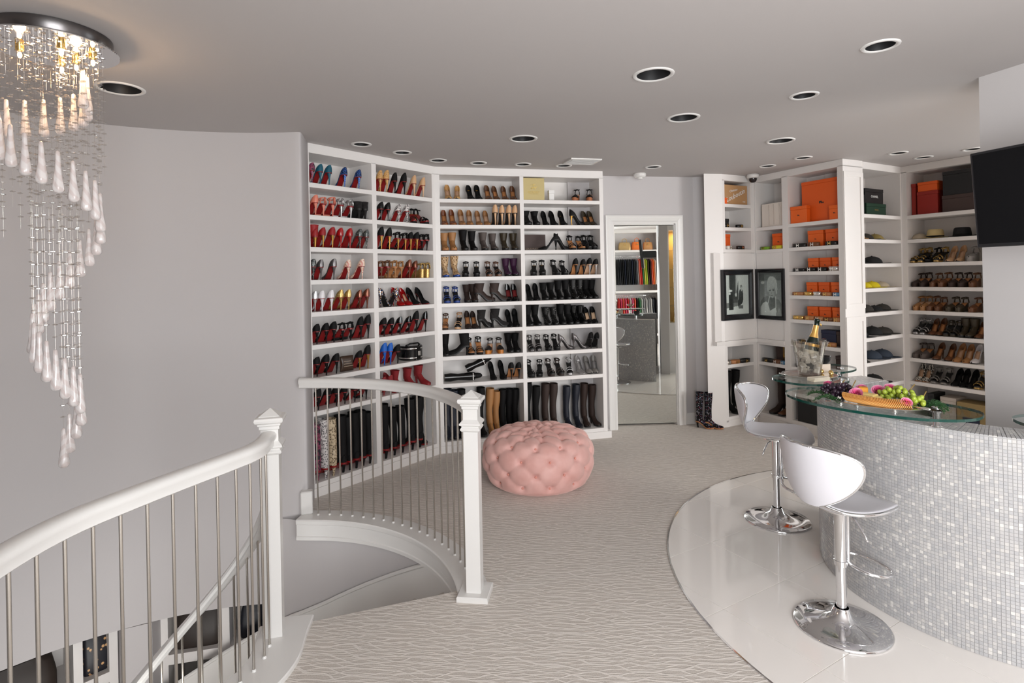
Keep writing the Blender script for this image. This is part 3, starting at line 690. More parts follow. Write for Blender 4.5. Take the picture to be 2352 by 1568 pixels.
SHOES = """
A 1 1 0.050:P:print 0.120:P:teal 0.200:P:teal 0.350:P:iri 0.490:P:iri
A 2 1 0.717:Q:leo 0.783:Q:leo 0.880:Q:blk 0.980:Q:blk 1.100:Q:nude 1.210:Q:nude
A 1 2 0.070:P:coral 0.150:S:coral 0.230:S:coral 0.310:S:silver 0.400:S:silver 0.480:Bs:fur 0.548:Bs:fur
A 2 2 0.710:P:pat 0.790:P:pat 0.910:P:snake 1.000:P:snake 1.140:S:blkgold:150 1.245:S:blkgold:180
A 1 3 0.060:B:red 0.130:P:red 0.220:P:red 0.300:P:redpat 0.390:P:redpat 0.480:P:glit 0.548:P:glit
A 2 3 0.710:Q:blkgold 0.800:Q:blkgold 0.890:S:blkgold 0.980:S:blkgold 1.046:P:blkgold 1.113:P:blkgold 1.179:S:blk 1.245:S:blk
A 1 4 0.047:P:glit 0.113:P:pewter 0.230:P:pewter 0.370:P:print2 0.500:P:print2
A 2 4 0.707:S:brown 0.773:S:brown 0.850:S:tan 0.930:S:tan 1.020:P:bronze 1.090:P:bronze 1.179:W:gold 1.245:W:gold
A 1 5 0.050:P:silver 0.120:P:white 0.200:P:white 0.280:P:gold 0.360:P:gold 0.470:P:bronze 0.540:P:bronze
A 2 5 0.759:P:seq:-70 0.861:P:seq 0.950:F:redpat:180 1.040:F:redpat:180 1.130:F:blk:180 1.240:F:blk:180
A 1 6 0.070:P:blk 0.150:P:blk 0.220:P:blk 0.300:S:blk 0.380:S:blk 0.482:Q:blk 0.548:Q:blk
A 2 6 0.720:P:blk 0.810:P:blk 0.900:P:pat 1.000:P:pat 1.100:Q:blk 1.210:Q:pat
A 1 7 0.060:P:blk 0.140:P:blk 0.230:P:blk 0.460:P:blkgold 0.548:Q:blkgold
A 2 7 0.720:Q:bluesd 0.790:Q:bluesd 0.860:F:blk
A 1 8 0.060:P:blk 0.150:P:blk 0.230:P:blk 0.310:P:blk 0.410:P:blk 0.520:S:blk
A 2 8 0.700:P:redsd 0.770:P:redsd 0.850:F:redsd:180 0.930:B:redsd:180 1.080:B:redsd:180 1.220:B:redsd:180
A 1 9 0.050:T:print 0.120:T:snake 0.200:T:snake2 0.280:T:blk 0.349:T:blk 0.416:T:blk 0.482:T:blk 0.548:T:blk
A 2 9 0.720:T:blk 0.820:T:blk 0.920:T:blk 1.020:T:blk 1.120:T:blk 1.220:T:blk:150
B 3 1 0.140:F:leo:180 0.230:F:leo:172 0.360:F:blkgold:180 0.440:F:blkgold:180 0.540:F:brown:180 0.620:F:brown:180 0.710:F:brown:180 0.798:F:brown:176
B 4 1 1.470:W:cork:150 1.620:W:cork:160
B 3 2 0.100:F:cognac:180 0.180:F:cognac:180 0.270:F:tan:180 0.350:F:tan:175 0.440:F:tan:180 0.520:F:tan:180 0.599:Q:nude 0.666:Q:nude 0.732:Q:nude 0.798:Q:nude
B 4 2 0.940:Bs:blk:180 1.030:Bs:blk:180 1.130:F:blk:180 1.220:F:blk:180 1.320:F:blkgold:180 1.470:P:blkgold:-80 1.577:F:olive:180 1.643:F:olive:180
B 3 3 0.100:B:tan:180 0.180:B:tan:180 0.290:BT:blk:180 0.380:BT:blk:180 0.490:B:greybr:180 0.590:B:greybr:180 0.700:B:olive:180 0.798:B:olive:180
B 4 3 1.145:P:blk:75 1.295:P:blk:-75 1.410:S:blktan:180 1.510:S:blktan:180 1.577:S:blk:180 1.643:S:blk:180
B 3 4 0.100:BT:leoblue:180 0.200:BT:leoblue:180 0.300:S:blkgold:170 0.410:S:blkgold:170 0.530:S:brown:180 0.620:S:brown:180 0.720:B:purple:180 0.798:B:purple:180
B 4 4 1.000:S:blkgold:160 1.090:S:blkgold:170 1.230:S:blk:180 1.320:S:blk:180 1.430:P:blktan 1.511:P:blktan 1.577:P:blksil 1.643:P:blksil
B 3 5 0.110:S:bluef:180 0.200:S:bluef:180 0.310:B:dkbr:180 0.378:B:dkbr:180 0.480:B:dkbr:-80 0.630:B:dkbr:-80 0.732:F:blkred:180 0.798:F:blkred:180
B 4 5 0.950:F:blk:180 1.020:F:blk:172 1.110:B:blk:180 1.190:B:blk:180 1.270:BT:blk:180 1.350:BT:blk:180 1.430:BT:stud:180 1.511:BT:stud:180 1.577:BT:blk:180 1.643:BT:blk:180
B 3 6 0.090:S:brfur:170 0.220:S:nude:160 0.312:F:dkbr:180 0.378:F:dkbr:180 0.480:B:fur:-60 0.630:B:fur:-80 0.732:F:blk:180 0.798:F:blk:172
B 4 6 0.940:BT:blk:180 1.020:BT:blk:180 1.130:B:stud:180 1.210:B:stud:180 1.290:BT:blk:180 1.367:BT:blk:180 1.433:B:pat:180 1.511:B:pat:180 1.577:F:blknude:180 1.643:F:blknude:172
B 3 7 0.090:BT:blk:180 0.210:BT:blk:80 0.330:S:blktan:180 0.420:S:blktan:180 0.520:W:amber:160 0.630:W:amber:180 0.730:B:blk:180 0.798:B:blk:180
B 4 7 0.950:S:pewter:180 1.030:S:pewter:172 1.130:S:blk:180 1.218:S:blk:180 1.320:P:pewter:-80 1.470:P:pewter:-80 1.572:F:pat:0 1.643:F:pat:0
B 3 8 0.550:F:blk:180 0.650:F:blk:180 0.730:P:blktan 0.798:P:blktan
B 4 8 0.940:S:blk:180 1.040:S:blk:165 1.150:S:dkbr:180 1.250:S:dkbr:180 1.360:S:silver:165 1.480:F:clear:180 1.570:F:grey:180 1.643:F:grey:170
B 3 9 0.100:T:navy:180 0.170:T:navy:180 0.240:T:blk:180 0.370:T:blk:180 0.440:T:blk:180 0.533:T:tan:180 0.599:T:tan:180 0.666:T:blk:180 0.732:T:blk:180 0.798:T:blk:180
B 4 9 0.930:T:blk:180 1.020:T:blk:180 1.120:T:dkbr:180 1.210:T:dkbr:180 1.350:T:navy:180 1.450:T:navy:180 1.540:T:dkbr:172 1.643:T:dkbr:188
D2 5 3 0.090:S:gold:170 0.156:S:gold:170 0.230:S:blkgold:160 0.300:S:gold:170 0.390:F:nude:180 0.470:F:nude:180 0.570:W:grey:180
D2 5 4 0.090:W:dkbr:180 0.156:W:dkbr:180 0.250:W:brown:180 0.330:W:brown:180 0.420:W:dkbr:180 0.500:W:dkbr:180 0.580:W:brown:180
D2 5 5 0.090:W:tan:180 0.156:W:tan:180 0.222:W:brown:180 0.289:W:brown:180 0.390:W:olive:180 0.470:W:olive:180 0.580:W:brown:180
D2 5 6 0.090:S:silver:180 0.156:S:silver:180 0.222:F:brown:180 0.289:F:brown:180 0.355:S:olive:180 0.421:S:olive:180 0.487:B:olive:180 0.554:B:olive:180 0.620:F:brown:180
D2 5 7 0.090:W:greybr:180 0.156:W:greybr:180 0.260:F:brown:180 0.360:F:brown:180 0.440:F:tan:180 0.517:F:tan:180 0.583:F:white:180
D2 5 8 0.090:F:zebra:180 0.156:F:zebra:180 0.240:S:grey:180 0.330:S:grey:180 0.416:F:blk:180 0.482:F:blk:180 0.548:F:blk:180 0.614:S:gold:180
"""
BAYN = {1:'first shoe bay', 2:'second shoe bay', 3:'third shoe bay', 4:'fourth shoe bay', 5:'shoe bay by television'}
for line in SHOES.strip().splitlines():
    u_, b_, r_, *toks = line.split(); b_ = int(b_); r_ = int(r_)
    key = 'G' if u_ == 'D2' else u_
    z = (ZD if key == 'G' else ZA)[r_-1]
    for i, tk in enumerate(toks):
        a = tk.split(':'); kind, mk = a[1], a[2]; yaw = float(a[3]) if len(a) > 3 else 0
        lab = '%s %s, %s from left, %s shelf of %s' % (MT[mk][0], KN[kind][1], ORD[i], ORD[r_-1], BAYN[b_])
        ly = .115 if kind != 'T' else .135
        if 45 < abs(yaw) < 135: ly = .07
        shoe(key, float(a[0]), z, kind, mk, yaw + random.uniform(-4, 4), ly, lab, 'shoes in the ' + BAYN[b_], random.uniform(.93, 1.0) if kind != 'T' else random.uniform(.9, 1.05))

# ---------------------------------------------------------------- boxes, belts, caps and bags on the shelves
ORANGE = mat('orange_card', S(226,92,22), .55); ORANGE2 = mat('orange_card_lid', S(232,100,26), .5)
KRAFT = mat('kraft_card', S(178,136,92), .7); GOLDC = mat('gold_beige_card', S(190,172,118), .5); BROWNC = mat('dark_brown_card', S(66,50,46), .6)
BLACKC = mat('black_card', S(18,18,20), .5); GREENC = mat('dark_green_card', S(18,52,36), .5); REDC = mat('dark_red_card', S(150,34,22), .55); WHITEC = mat('white_card', S(232,230,228), .5)
CREAM = mat('cream_cloth', S(224,214,204), .8); NAVYC = mat('navy_card', S(20,28,58), .5)
def gbox(key, lx, z, w, h, d, m, label, ly=None, name='gift_box', mark=None, lid=True, yaw=0, group=None, lm=None, mm=None, msize=None):
    dep = UNITS[key][3]
    if ly is None: ly = dep - .012 - d/2
    t = thing(name, label, 'box', UW(key, lx, ly, z), UNITS[key][1] + R(yaw), group)
    lh = min(.035, h*.3) if lid else 0
    MB().bbox(-w/2+.002, w/2-.002, -d/2+.002, d/2-.002, 0, h-lh if lid else h, .0015).build('body', m, t)
    if lid: MB().bbox(-w/2, w/2, -d/2, d/2, h-lh+.0008, h, .0015).build('lid', lm or m, t)
    if mark == 'H':      # small printed carriage emblem
        k = (msize or .02)/.02; e_ = MB(); e_.box(-.009*k,.004*k,-d/2-.0007,-d/2-.0002,h*.46,h*.46+.006*k)
        for cx_ in (-.006,.003,.010): e_.add([(cx_*k+.0035*k*math.cos(2*PI*j/8), -d/2-.0007, h*.46-.002*k+.0035*k*math.sin(2*PI*j/8)) for j in range(8)], [tuple(range(8))])
        e_.build('printed_mark', M_INK, t)
    elif mark: lettering(t, mark, mm or M_INK, (0, -d/2-.0006, h*.46), (R(90),0,0), msize or h*.14, 'printed_mark')
    return t
# gold-beige box, white box and brown box in the fourth shoe bay
b = gbox('B', .992, 2.435, .222, .222, .20, GOLDC, 'square beige gold gift box with gold foil print, top shelf', .12, mark=None, lid=False)
lettering(b, 'BURBERRY', M_GINK, (0, -.1008, .080), (R(90),0,0), .026); lettering(b, 'ESTABLISHED 1856', M_GINK, (0, -.1008, .062), (R(90),0,0), .011)
em = MB()     # mounted rider emblem in foil
for pts in ([(-.030,.112),(-.034,.118),(-.020,.121),(-.024,.108),(-.016,.108),(-.010,.118),(.008,.117),(.016,.106),(.023,.107),(.016,.120),(.028,.126),(.034,.134),(.026,.137),(.014,.131),(-.008,.132),(-.026,.128)],
            [(-.006,.132),(-.010,.142),(-.004,.150),(.002,.149),(.004,.138),(.004,.132)], [(-.032,.148),(-.006,.144),(-.006,.147),(-.034,.153)], [(-.016,.150),(-.012,.160),(.010,.158),(.020,.152),(.004,.152)]):
    em.add([(x,-.1008,z) for x,z in pts], [tuple(range(len(pts)))])
em.build('rider_emblem', M_GINK, b)
gbox('B', 1.195, 2.435, .058, .112, .05, WHITEC, 'small white upright box with dark base, top shelf of fourth shoe bay', .10, lid=True, lm=WHITEC)
b = gbox('B', 1.025, 1.935, .262, .168, .10, BROWNC, 'dark brown flat box behind black heels, third shelf', .235, lid=False)
lettering(b, 'LOUIS VUITTON', mat('dull_gold_print', S(170,150,130), .5), (.0, -.0508, .022), (R(90),0,0), .0235)
# picture corner
b = gbox('P', .235, 2.42, .385, .215, .20, KRAFT, 'brown kraft shoe box with white script, top cubby of picture corner', .13, lid=False)
lettering(b, 'Louboutin', M_WINK, (.0, -.1008, .10), (R(90),R(-22),0), .075, 'script_lettering', .35); lettering(b, 'Christian', M_WINK, (-.03, -.1008, .155), (R(90),R(-14),0), .035, 'script_lettering', .35); lettering(b, 'PARIS', M_WINK, (.135, -.1008, .035), (R(90),0,0), .016)
gbox('P', .062, 2.42, .045, .065, .03, ORANGE, 'tiny orange box before the kraft box', .02)
gbox('P', .125, 2.165, .17, .105, .12, BLACKC, 'black box with coiled belts, second cubby of picture corner', .16)
gbox('P', .155, 1.925, .19, .175, .10, ORANGE, 'orange box with white buckle belt, third cubby left of corner', .17, mark='H', msize=.022)
gbox('C', .255, 1.916, .16, .170, .12, ORANGE, 'orange box with green belt, cubby above the portrait', .12, mark='H', msize=.022)
b = gbox('C', .205, 2.165, .29, .255, .07, CREAM, 'tall cream cloth garment bag leaning in the cubby', .075, 'garment_bag', lid=False); 
for x in (-.04, .02, .09): MB().tube([(x,-.037,.02),(x+.008,-.040,.12),(x-.004,-.037,.24)], .004, 5).build('fold', CREAM, b, True)
gbox('C', .735, 2.17, .44, .425, .10, ORANGE, 'largest orange box standing at the back of top shelf', .15, mark='H', msize=.045)
gbox('C', .535, 2.17, .19, .175, .06, ORANGE2, 'small orange box leaning at left before the largest box', .05, mark='H', msize=.022)
gbox('C', .925, 2.17, .11, .140, .06, ORANGE2, 'small orange box at right before the largest box', .055, mark='H', msize=.02)
for z, xs, w, h, row in ((1.92, (.67,.865), .165, .165, 'second'), (1.667, (.64,.775,.905), .115, .135, 'third'), (1.42, (.62,.755,.89), .118, .135, 'fourth'), (1.17, (.625,.76,.90), .12, .135, 'fifth')):
    for i, x in enumerate(xs):
        gbox('C', x, z, w, h, .085, ORANGE if i % 2 else ORANGE2, '%s orange box from left, %s shelf of orange cabinet' % (ORD[i], row), .13, mark='H', msize=.018, group='small orange boxes', yaw=random.uniform(-4,4))
gbox('C', .80, .92, .16, .155, .10, NAVYC, 'navy box beside dark brown box, sixth shelf of orange cabinet', .13)
gbox('C', .925, .92, .085, .150, .10, BROWNC, 'dark brown box right of the navy box', .13)
gbox('C', .90, .67, .13, .15, .10, BROWNC, 'dark box on seventh shelf of orange cabinet', .18)
gbox('P', .105, .67, .13, .130, .08, BROWNC, 'small brown box with print in lower left cubby', .18, mark='GUCCI', mm=mat('dull_gold_print', S(170,150,130)), msize=.020)
gbox('C', .24, .675, .20, .170, .10, BROWNC, 'dark brown box with gold band in lower right cubby', .18, lid=False)
MB().box(-.01,.01,-.0512,.0512,.0005,.1712).build('gold_ribbon', M_GOLDM, bpy.data.objects[[o.name for o in bpy.data.objects if o.get('label') == 'dark brown box with gold band in lower right cubby'][0]])
# hat cabinet top row and the shoe bay by the television
gbox('D', .40, 2.225, .09, .37, .14, BLACKC, 'tall black box at left end of hat cabinet top shelf', .25)
gbox('D', .39, 2.225, .13, .20, .10, BLACKC, 'black box with white print before the tall black box', .10)
gbox('D', .70, 2.225, .36, .125, .22, GREENC, 'dark green box under the black box, hat cabinet top shelf', .18, mark='ROLEX', mm=M_GINK, msize=.022)
gbox('D', .685, 2.351, .33, .150, .20, BLACKC, 'black box with white print stacked on the green box', .18, mark='CHANEL', mm=M_WINK, msize=.034)
gbox('G', .215, 2.225, .19, .235, .18, REDC, 'dark red box under an orange box, top shelf by television', .14)
gbox('G', .215, 2.461, .18, .095, .17, ORANGE, 'orange box stacked on the dark red box', .14)
gbox('G', .075, 2.225, .045, .33, .16, REDC, 'narrow dark red box at left end of the top shelf', .16)
gbox('G', .50, 2.225, .30, .165, .20, BROWNC, 'dark brown box under the big black box', .14)
gbox('G', .50, 2.391, .29, .235, .19, BLACKC, 'big black box stacked on the dark brown box', .14)
gbox('G', .70, 2.225, .05, .16, .18, mat('olive_card', S(150,128,70), .6), 'olive box right of the dark brown box', .14)
gbox('G', .22, .105, .06, .30, .22, BLACKC, 'narrow black box on the bottom shelf by television', .14)
gbox('G', .36, .105, .14, .28, .20, mat('framed_red_card', S(196,186,176), .5), 'pale box with red patch on bottom shelf', .16)
gbox('G', .57, .105, .26, .26, .22, mat('manila_card', S(150,128,84), .7), 'manila box with navy label on the bottom shelf', .15, lid=False)
MB().box(-.08,.06,-.1112,-.1106,.03,.12).build('label_patch', NAVYC, [o for o in bpy.data.objects if o.get('label') == 'manila box with navy label on the bottom shelf'][0])

BELTC = {'black':sm('black_belt', S(20,19,19), .35), 'brown':sm('brown_belt', S(110,70,44), .4), 'gold':M_GOLDM, 'white':sm('white_belt', S(226,222,214), .4), 'green':sm('green_belt', S(116,160,40), .45), 'yellow':sm('yellow_belt', S(206,190,40), .45), 'tan':sm('tan_belt', S(176,120,76), .4), 'silver':M_SILVER, 'blue':sm('blue_belt', S(90,130,160), .4)}
BM = {}
def belt(key, lx, z, w, h, c, label, ly=.05, buckle='gold'):
    t = thing('coiled_belt', label, 'belt', UW(key, lx, ly, z), UNITS[key][1], 'coiled belts and bracelets')
    k = (round(w,3), round(h,3))
    if k not in BM:
        P = []
        for i in range(40):
            a = 2*PI*2.4*i/39; s = 1-.18*i/39; P.append((w/2*s*math.cos(a-PI/2), .030*s*math.sin(a-PI/2)))
        mb = MB(); n = len(P); o = offset(P, .003)
        mb.add([(x,y,0) for x,y in P]+[(x,y,h) for x,y in P]+[(x,y,0) for x,y in o]+[(x,y,h) for x,y in o],
               [(i,i+1,n+i+1,n+i) for i in range(n-1)]+[(2*n+i,3*n+i,3*n+i+1,2*n+i+1) for i in range(n-1)]+[(n+i,n+i+1,3*n+i+1,3*n+i) for i in range(n-1)]+[(i,2*n+i,2*n+i+1,i+1) for i in range(n-1)])
        bk = MB(); bk.box(-.014,-.009,-.037,-.033,.002,h-.002); bk.box(.009,.014,-.037,-.033,.002,h-.002); bk.box(-.009,.009,-.037,-.033,h*.4,h*.6)
        BM[k] = (mb.mesh('strap', True), bk.mesh('buckle'))
    inst('strap', BM[k][0], BELTC[c], t); inst('buckle', BM[k][1], M_GOLDM if buckle == 'gold' else M_SILVER, t)
def belts(key, z, spec, row):
    for i, (x, w, h, c, bk) in enumerate(spec): belt(key, x, z, w, h, c, '%s coiled belt with %s buckle, %s from left, %s' % (c, bk, ORD[i], row), .040, bk)
belts('P', 2.165, [(.085,.08,.040,'black','gold'),(.30,.10,.035,'black','gold')], 'second cubby by the street picture')
belts('P', 1.925, [(.125,.07,.040,'white','silver'),(.31,.11,.040,'black','silver')], 'third cubby by the street picture')
belts('C', 1.916, [(.10,.11,.032,'green','gold'),(.255,.13,.038,'yellow','gold')], 'cubby above the portrait')
belts('C', 1.92, [(.53,.16,.038,'black','silver'),(.695,.12,.042,'brown','silver'),(.88,.13,.040,'black','gold')], 'second shelf of orange cabinet')
belts('C', 1.667, [(.52,.14,.034,'black','silver'),(.655,.11,.040,'black','silver'),(.775,.11,.040,'black','silver'),(.90,.11,.045,'silver','silver')], 'third shelf of orange cabinet')
belts('C', 1.42, [(.50,.13,.032,'tan','gold'),(.62,.09,.038,'gold','gold'),(.72,.09,.040,'silver','silver'),(.82,.10,.036,'tan','gold'),(.93,.09,.036,'blue','silver')], 'fourth shelf of orange cabinet')
belts('C', 1.17, [(.50,.13,.036,'gold','gold'),(.625,.11,.042,'tan','gold'),(.735,.09,.040,'tan','silver'),(.835,.10,.036,'brown','gold'),(.93,.09,.040,'tan','gold')], 'fifth shelf of orange cabinet')
belts('C', .92, [(.54,.15,.036,'black','gold'),(.73,.10,.040,'gold','gold'),(.86,.10,.040,'tan','gold')], 'sixth shelf of orange cabinet')
belts('C', .67, [(.53,.14,.040,'black','silver'),(.74,.12,.04,'brown','gold')], 'seventh shelf of orange cabinet')
belts('P', .67, [(.075,.06,.040,'silver','silver'),(.19,.14,.038,'tan','gold'),(.34,.16,.040,'black','gold')], 'lower cubby left of inside corner')
belts('C', .675, [(.11,.15,.040,'black','gold'),(.225,.10,.036,'brown','silver'),(.31,.07,.034,'blue','silver')], 'lower cubby right of inside corner')

CAPM = {}
def cap(key, lx, z, c, label, yaw=0, ly=.14, brim=True, kind='cap', sc=1.0):
    t = thing({'cap':'baseball_cap','hat':'brimmed_hat'}[kind], label, 'hat', UW(key, lx, ly, z), UNITS[key][1]+R(yaw), 'caps and hats')
    t.scale = (sc*random.uniform(.92,1.08), sc, sc*(random.uniform(.62,.85) if kind == 'cap' else 1))
    if kind not in CAPM:
        if kind == 'cap':
            cr = MB(); rings = []
            for f in (0,.25,.5,.7,.85,.95,1):
                rr = math.sqrt(max(1-(f**2)*.998,.002)); rings.append([(.085*rr*math.cos(2*PI*j/20), .098*rr*math.sin(2*PI*j/20), .004+.105*f) for j in range(20)])
            cr.loft(rings); br = MB(); r2_ = []
            for i in range(9):
                a = PI*(1.12 + .76*i/8); s = math.sin((i/8)*PI); o = .075*s**.6
                x, y = .087*math.cos(a), .10*math.sin(a); r2_.append(((x*.95,y*.95,.010),(x*(1+.02), y-o, .006-.010*abs(math.cos(a))+.008)))
            n = len(r2_); br.add([p for q in r2_ for p in q] + [(p[0],p[1],p[2]-.004) for q in r2_ for p in q],
                [(2*i,2*i+1,2*i+3,2*i+2) for i in range(n-1)] + [(2*n+2*i+2,2*n+2*i+3,2*n+2*i+1,2*n+2*i) for i in range(n-1)] + [(2*i+1,2*n+2*i+1,2*n+2*i+3,2*i+3) for i in range(n-1)])
            CAPM[kind] = {'crown':cr.mesh('crown', True), 'brim':br.mesh('brim', 40), 'button':MB().ell((0,0,.110), .008, 8, 5).mesh('button', True)}
        else:
            cr = MB(); rings = [[(rx*math.cos(2*PI*j/24), rx*1.18*math.sin(2*PI*j/24), z_) for j in range(24)] for rx, z_ in ((.082,.006),(.080,.05),(.072,.098),(.062,.108),(.040,.100),(.01,.094))]
            cr.loft(rings); br = MB(); br.loft([[(rx*math.cos(2*PI*j/28), rx*1.15*math.sin(2*PI*j/28), z_+.010*abs(math.cos(2*PI*j/28))) for j in range(28)] for rx, z_ in ((.08,.005),(.122,.004),(.124,.007),(.08,.010))], False)
            bd = MB(); bd.loft([[(rx*math.cos(2*PI*j/24), rx*1.18*math.sin(2*PI*j/24), z_) for j in range(24)] for rx, z_ in ((.0832,.010),(.0818,.034))], False)
            CAPM[kind] = {'crown':cr.mesh('crown', 50), 'brim':br.mesh('brim', True), 'hat_band':bd.mesh('hat_band', True)}
    for p_, me in CAPM[kind].items(): inst(p_, me, blk if p_ == 'hat_band' else c, t)
clo = lambda n, c: mat('cloth_'+n, c, .85)
C_TAN, C_DK, C_OL, C_BK, C_YE, C_NV, C_BE, C_ST, C_GR = clo('tan',S(176,130,84)), clo('charcoal',S(52,48,44)), clo('olive',S(142,124,70)), clo('black',S(20,20,22)), clo('yellow',S(210,190,20)), clo('navy',S(44,54,68)), clo('beige',S(188,174,152)), clo('straw',S(206,184,132)), clo('grey',S(150,148,146))
for r_, z, spec in ((2,1.975,[(.44,C_TAN,'tan cap'),(.60,C_DK,'charcoal cap'),(.80,C_OL,'olive cap')]), (3,1.733,[(.44,C_BK,'black cap'),(.74,C_BK,'wide black cap')]),
      (4,1.485,[(.43,leo,'leopard cap'),(.585,C_YE,'yellow cap'),(.73,C_YE,'tilted yellow cap'),(.90,C_BE,'beige slipper cap')]), (5,1.243,[(.43,C_BK,'black cap'),(.60,C_DK,'charcoal cap'),(.77,C_BK,'second black cap'),(.92,C_DK,'dark cap')]),
      (6,.995,[(.46,C_BK,'black cap'),(.72,C_BK,'larger black cap'),(.92,C_DK,'charcoal cap')]), (7,.75,[(.45,C_DK,'charcoal cap'),(.70,C_NV,'navy cap'),(.90,C_NV,'second navy cap')]), (8,.51,[(.47,C_BE,'beige cap'),(.72,C_BK,'black cap')])):
    for i, (x, c, w) in enumerate(spec): cap('D', x, z, c, '%s, %s from left on %s shelf of hat cabinet' % (w, ORD[i], ORD[r_-1]), random.uniform(-50,50), .15, sc=.82 if len(spec) > 3 else 1.0)
for x, c, w in ((.09,C_BE,'pale rounded cap leaning at left end'),(.235,C_ST,'straw hat with black band'),(.47,C_BK,'black felt hat'),(.68,C_BK,'black hat half hidden by television')):
    cap('G', x, 1.975, c, w + ' on the hat shelf by television', 10, .15, kind='hat' if 'hat ' in w or 'felt' in w else 'cap', sc=.88)
# bag, pouch and laid-down boots among the shoes
t = thing('patent_bag', 'round black patent bag with buckled strap, seventh shelf of second shoe bay', 'handbag', UW('A', 1.10, .14, .92), UNITS['A'][1])
MB().lathe([(.012,0),(.105,0),(.112,.006),(.113,.125),(.106,.133),(.012,.136)], 32, cap=True).build('body', pat_, t, 40)
MB().lathe([(.1135,.018),(.1150,.020),(.1150,.026),(.1135,.028)], 32).build('silver_piping', M_SILVER, t, True); MB().lathe([(.1135,.104),(.1150,.106),(.1150,.112),(.1135,.114)], 32).build('silver_piping', M_SILVER, t, True)
MB().bbox(-.02,.02,-.122,-.110,.01,.125,.003).build('strap', pat_, t); MB().bbox(-.014,.014,-.128,-.121,.045,.085,.002).build('buckle', M_SILVER, t)
MB().tube([(-.09,-.04,.134),(-.05,-.05,.150),(.05,-.05,.152),(.09,-.03,.134)], .008, 6).build('top_handle', pat_, t, True)
t = thing('dust_pouch', 'brown satin pouch with gold print leaning on seventh shelf, first shoe bay', 'pouch', UW('A', .345, .06, .92), UNITS['A'][1])
po = MB(); rings = []
for f in (0,.15,.5,.85,1):
    k = 1-.12*math.sin(f*PI); dd = .004+.022*math.sin(f*PI*.9+.15)
    rings.append([(.065*k*math.copysign(abs(math.cos(2*PI*j/16))**.5, math.cos(2*PI*j/16)), dd*math.sin(2*PI*j/16), .004+.125*f) for j in range(16)])
po.loft(rings); po.build('pouch', mat('brown_satin', S(62,44,32), .35), t, True)
pm = MB(); [pm.box(-.045,.045-.012*k,-.0275,-.0268,.045+.02*k,.049+.02*k) for k in range(3)]; pm.build('gold_print', mat('dull_gold_print', S(170,150,130)), t)
for (x0, dz, ang, lab) in ((.22, 0.0, 0, 'black lace boot lying flat on eighth shelf of third shoe bay'), (.40, .075, 22, 'black buckled boot lying slanted over the flat boot')):
    t = thing('lying_boot', lab, 'boot', UW('B', x0, .12, .66+dz), UNITS['B'][1])
    mb = MB(); L_ = .30 if ang == 0 else .20
    rings = []
    for f in (0,.2,.45,.7,.85,1): rings.append([(-L_/2+L_*f, .036*math.cos(2*PI*j/12), .038+.036*math.sin(2*PI*j/12)*(1+.15*math.sin(9*f))) for j in range(12)])
    mb.loft(rings); mb.rot(Matrix.Translation((0,0,.002)) @ Matrix.Translation((-L_/2,0,0)) @ Matrix.Rotation(R(-ang),4,'Y') @ Matrix.Translation((L_/2,0,0)))
    mb.build('shaft', pat_, t, 50)
    ft = MB(); ft.loft([[(L_*.45+.09*f, .032*k*math.cos(2*PI*j/10), .04+.03*k*math.sin(2*PI*j/10)) for j in range(10)] for f, k in ((0,1),(.5,.9),(.85,.7),(1,.3))]); ft.rot(Matrix.Translation((-L_/2,0,.002)) @ Matrix.Rotation(R(-ang),4,'Y') @ Matrix.Translation((L_/2,0,0)))
    ft.build('foot', blk, t, True)
    lb = MB(); lb.box(L_*.42,L_*.44,-.038,.038,.004,.072); lb.rot(Matrix.Translation((-L_/2,0,.002)) @ Matrix.Rotation(R(-ang),4,'Y') @ Matrix.Translation((L_/2,0,0))); lb.build('buckle_strap', M_SILVER, t)
# boots in the low cubbies
def stand_boot(key, lx, z, mk, yaw, label, sc=1.0, ly=.13): shoe(key, lx, z, 'T', mk, yaw, ly, label, 'boots in the low corner cubbies', sc)
stand_boot('P', .11, .106, 'brown', 180, 'brown tall boot behind black boots, bottom left corner cubby', .95, .19)
stand_boot('P', .22, .106, 'blk', 180, 'black tall boot, left of two in bottom corner cubby', 1.0, .12); stand_boot('P', .34, .106, 'blk', 172, 'black tall boot, right of two in bottom corner cubby', 1.0, .12)
stand_boot('C', .15, .106, 'dkbr', 180, 'dark brown tall boot, left in cubby under the portrait', 1.1); stand_boot('C', .27, .106, 'brown', 176, 'brown tall boot, right in cubby under the portrait', 1.1)
gbox('C', .60, .106, .24, .26, .16, BLACKC, 'black bag box on the floor shelf behind the near stool', .10, 'storage_box')

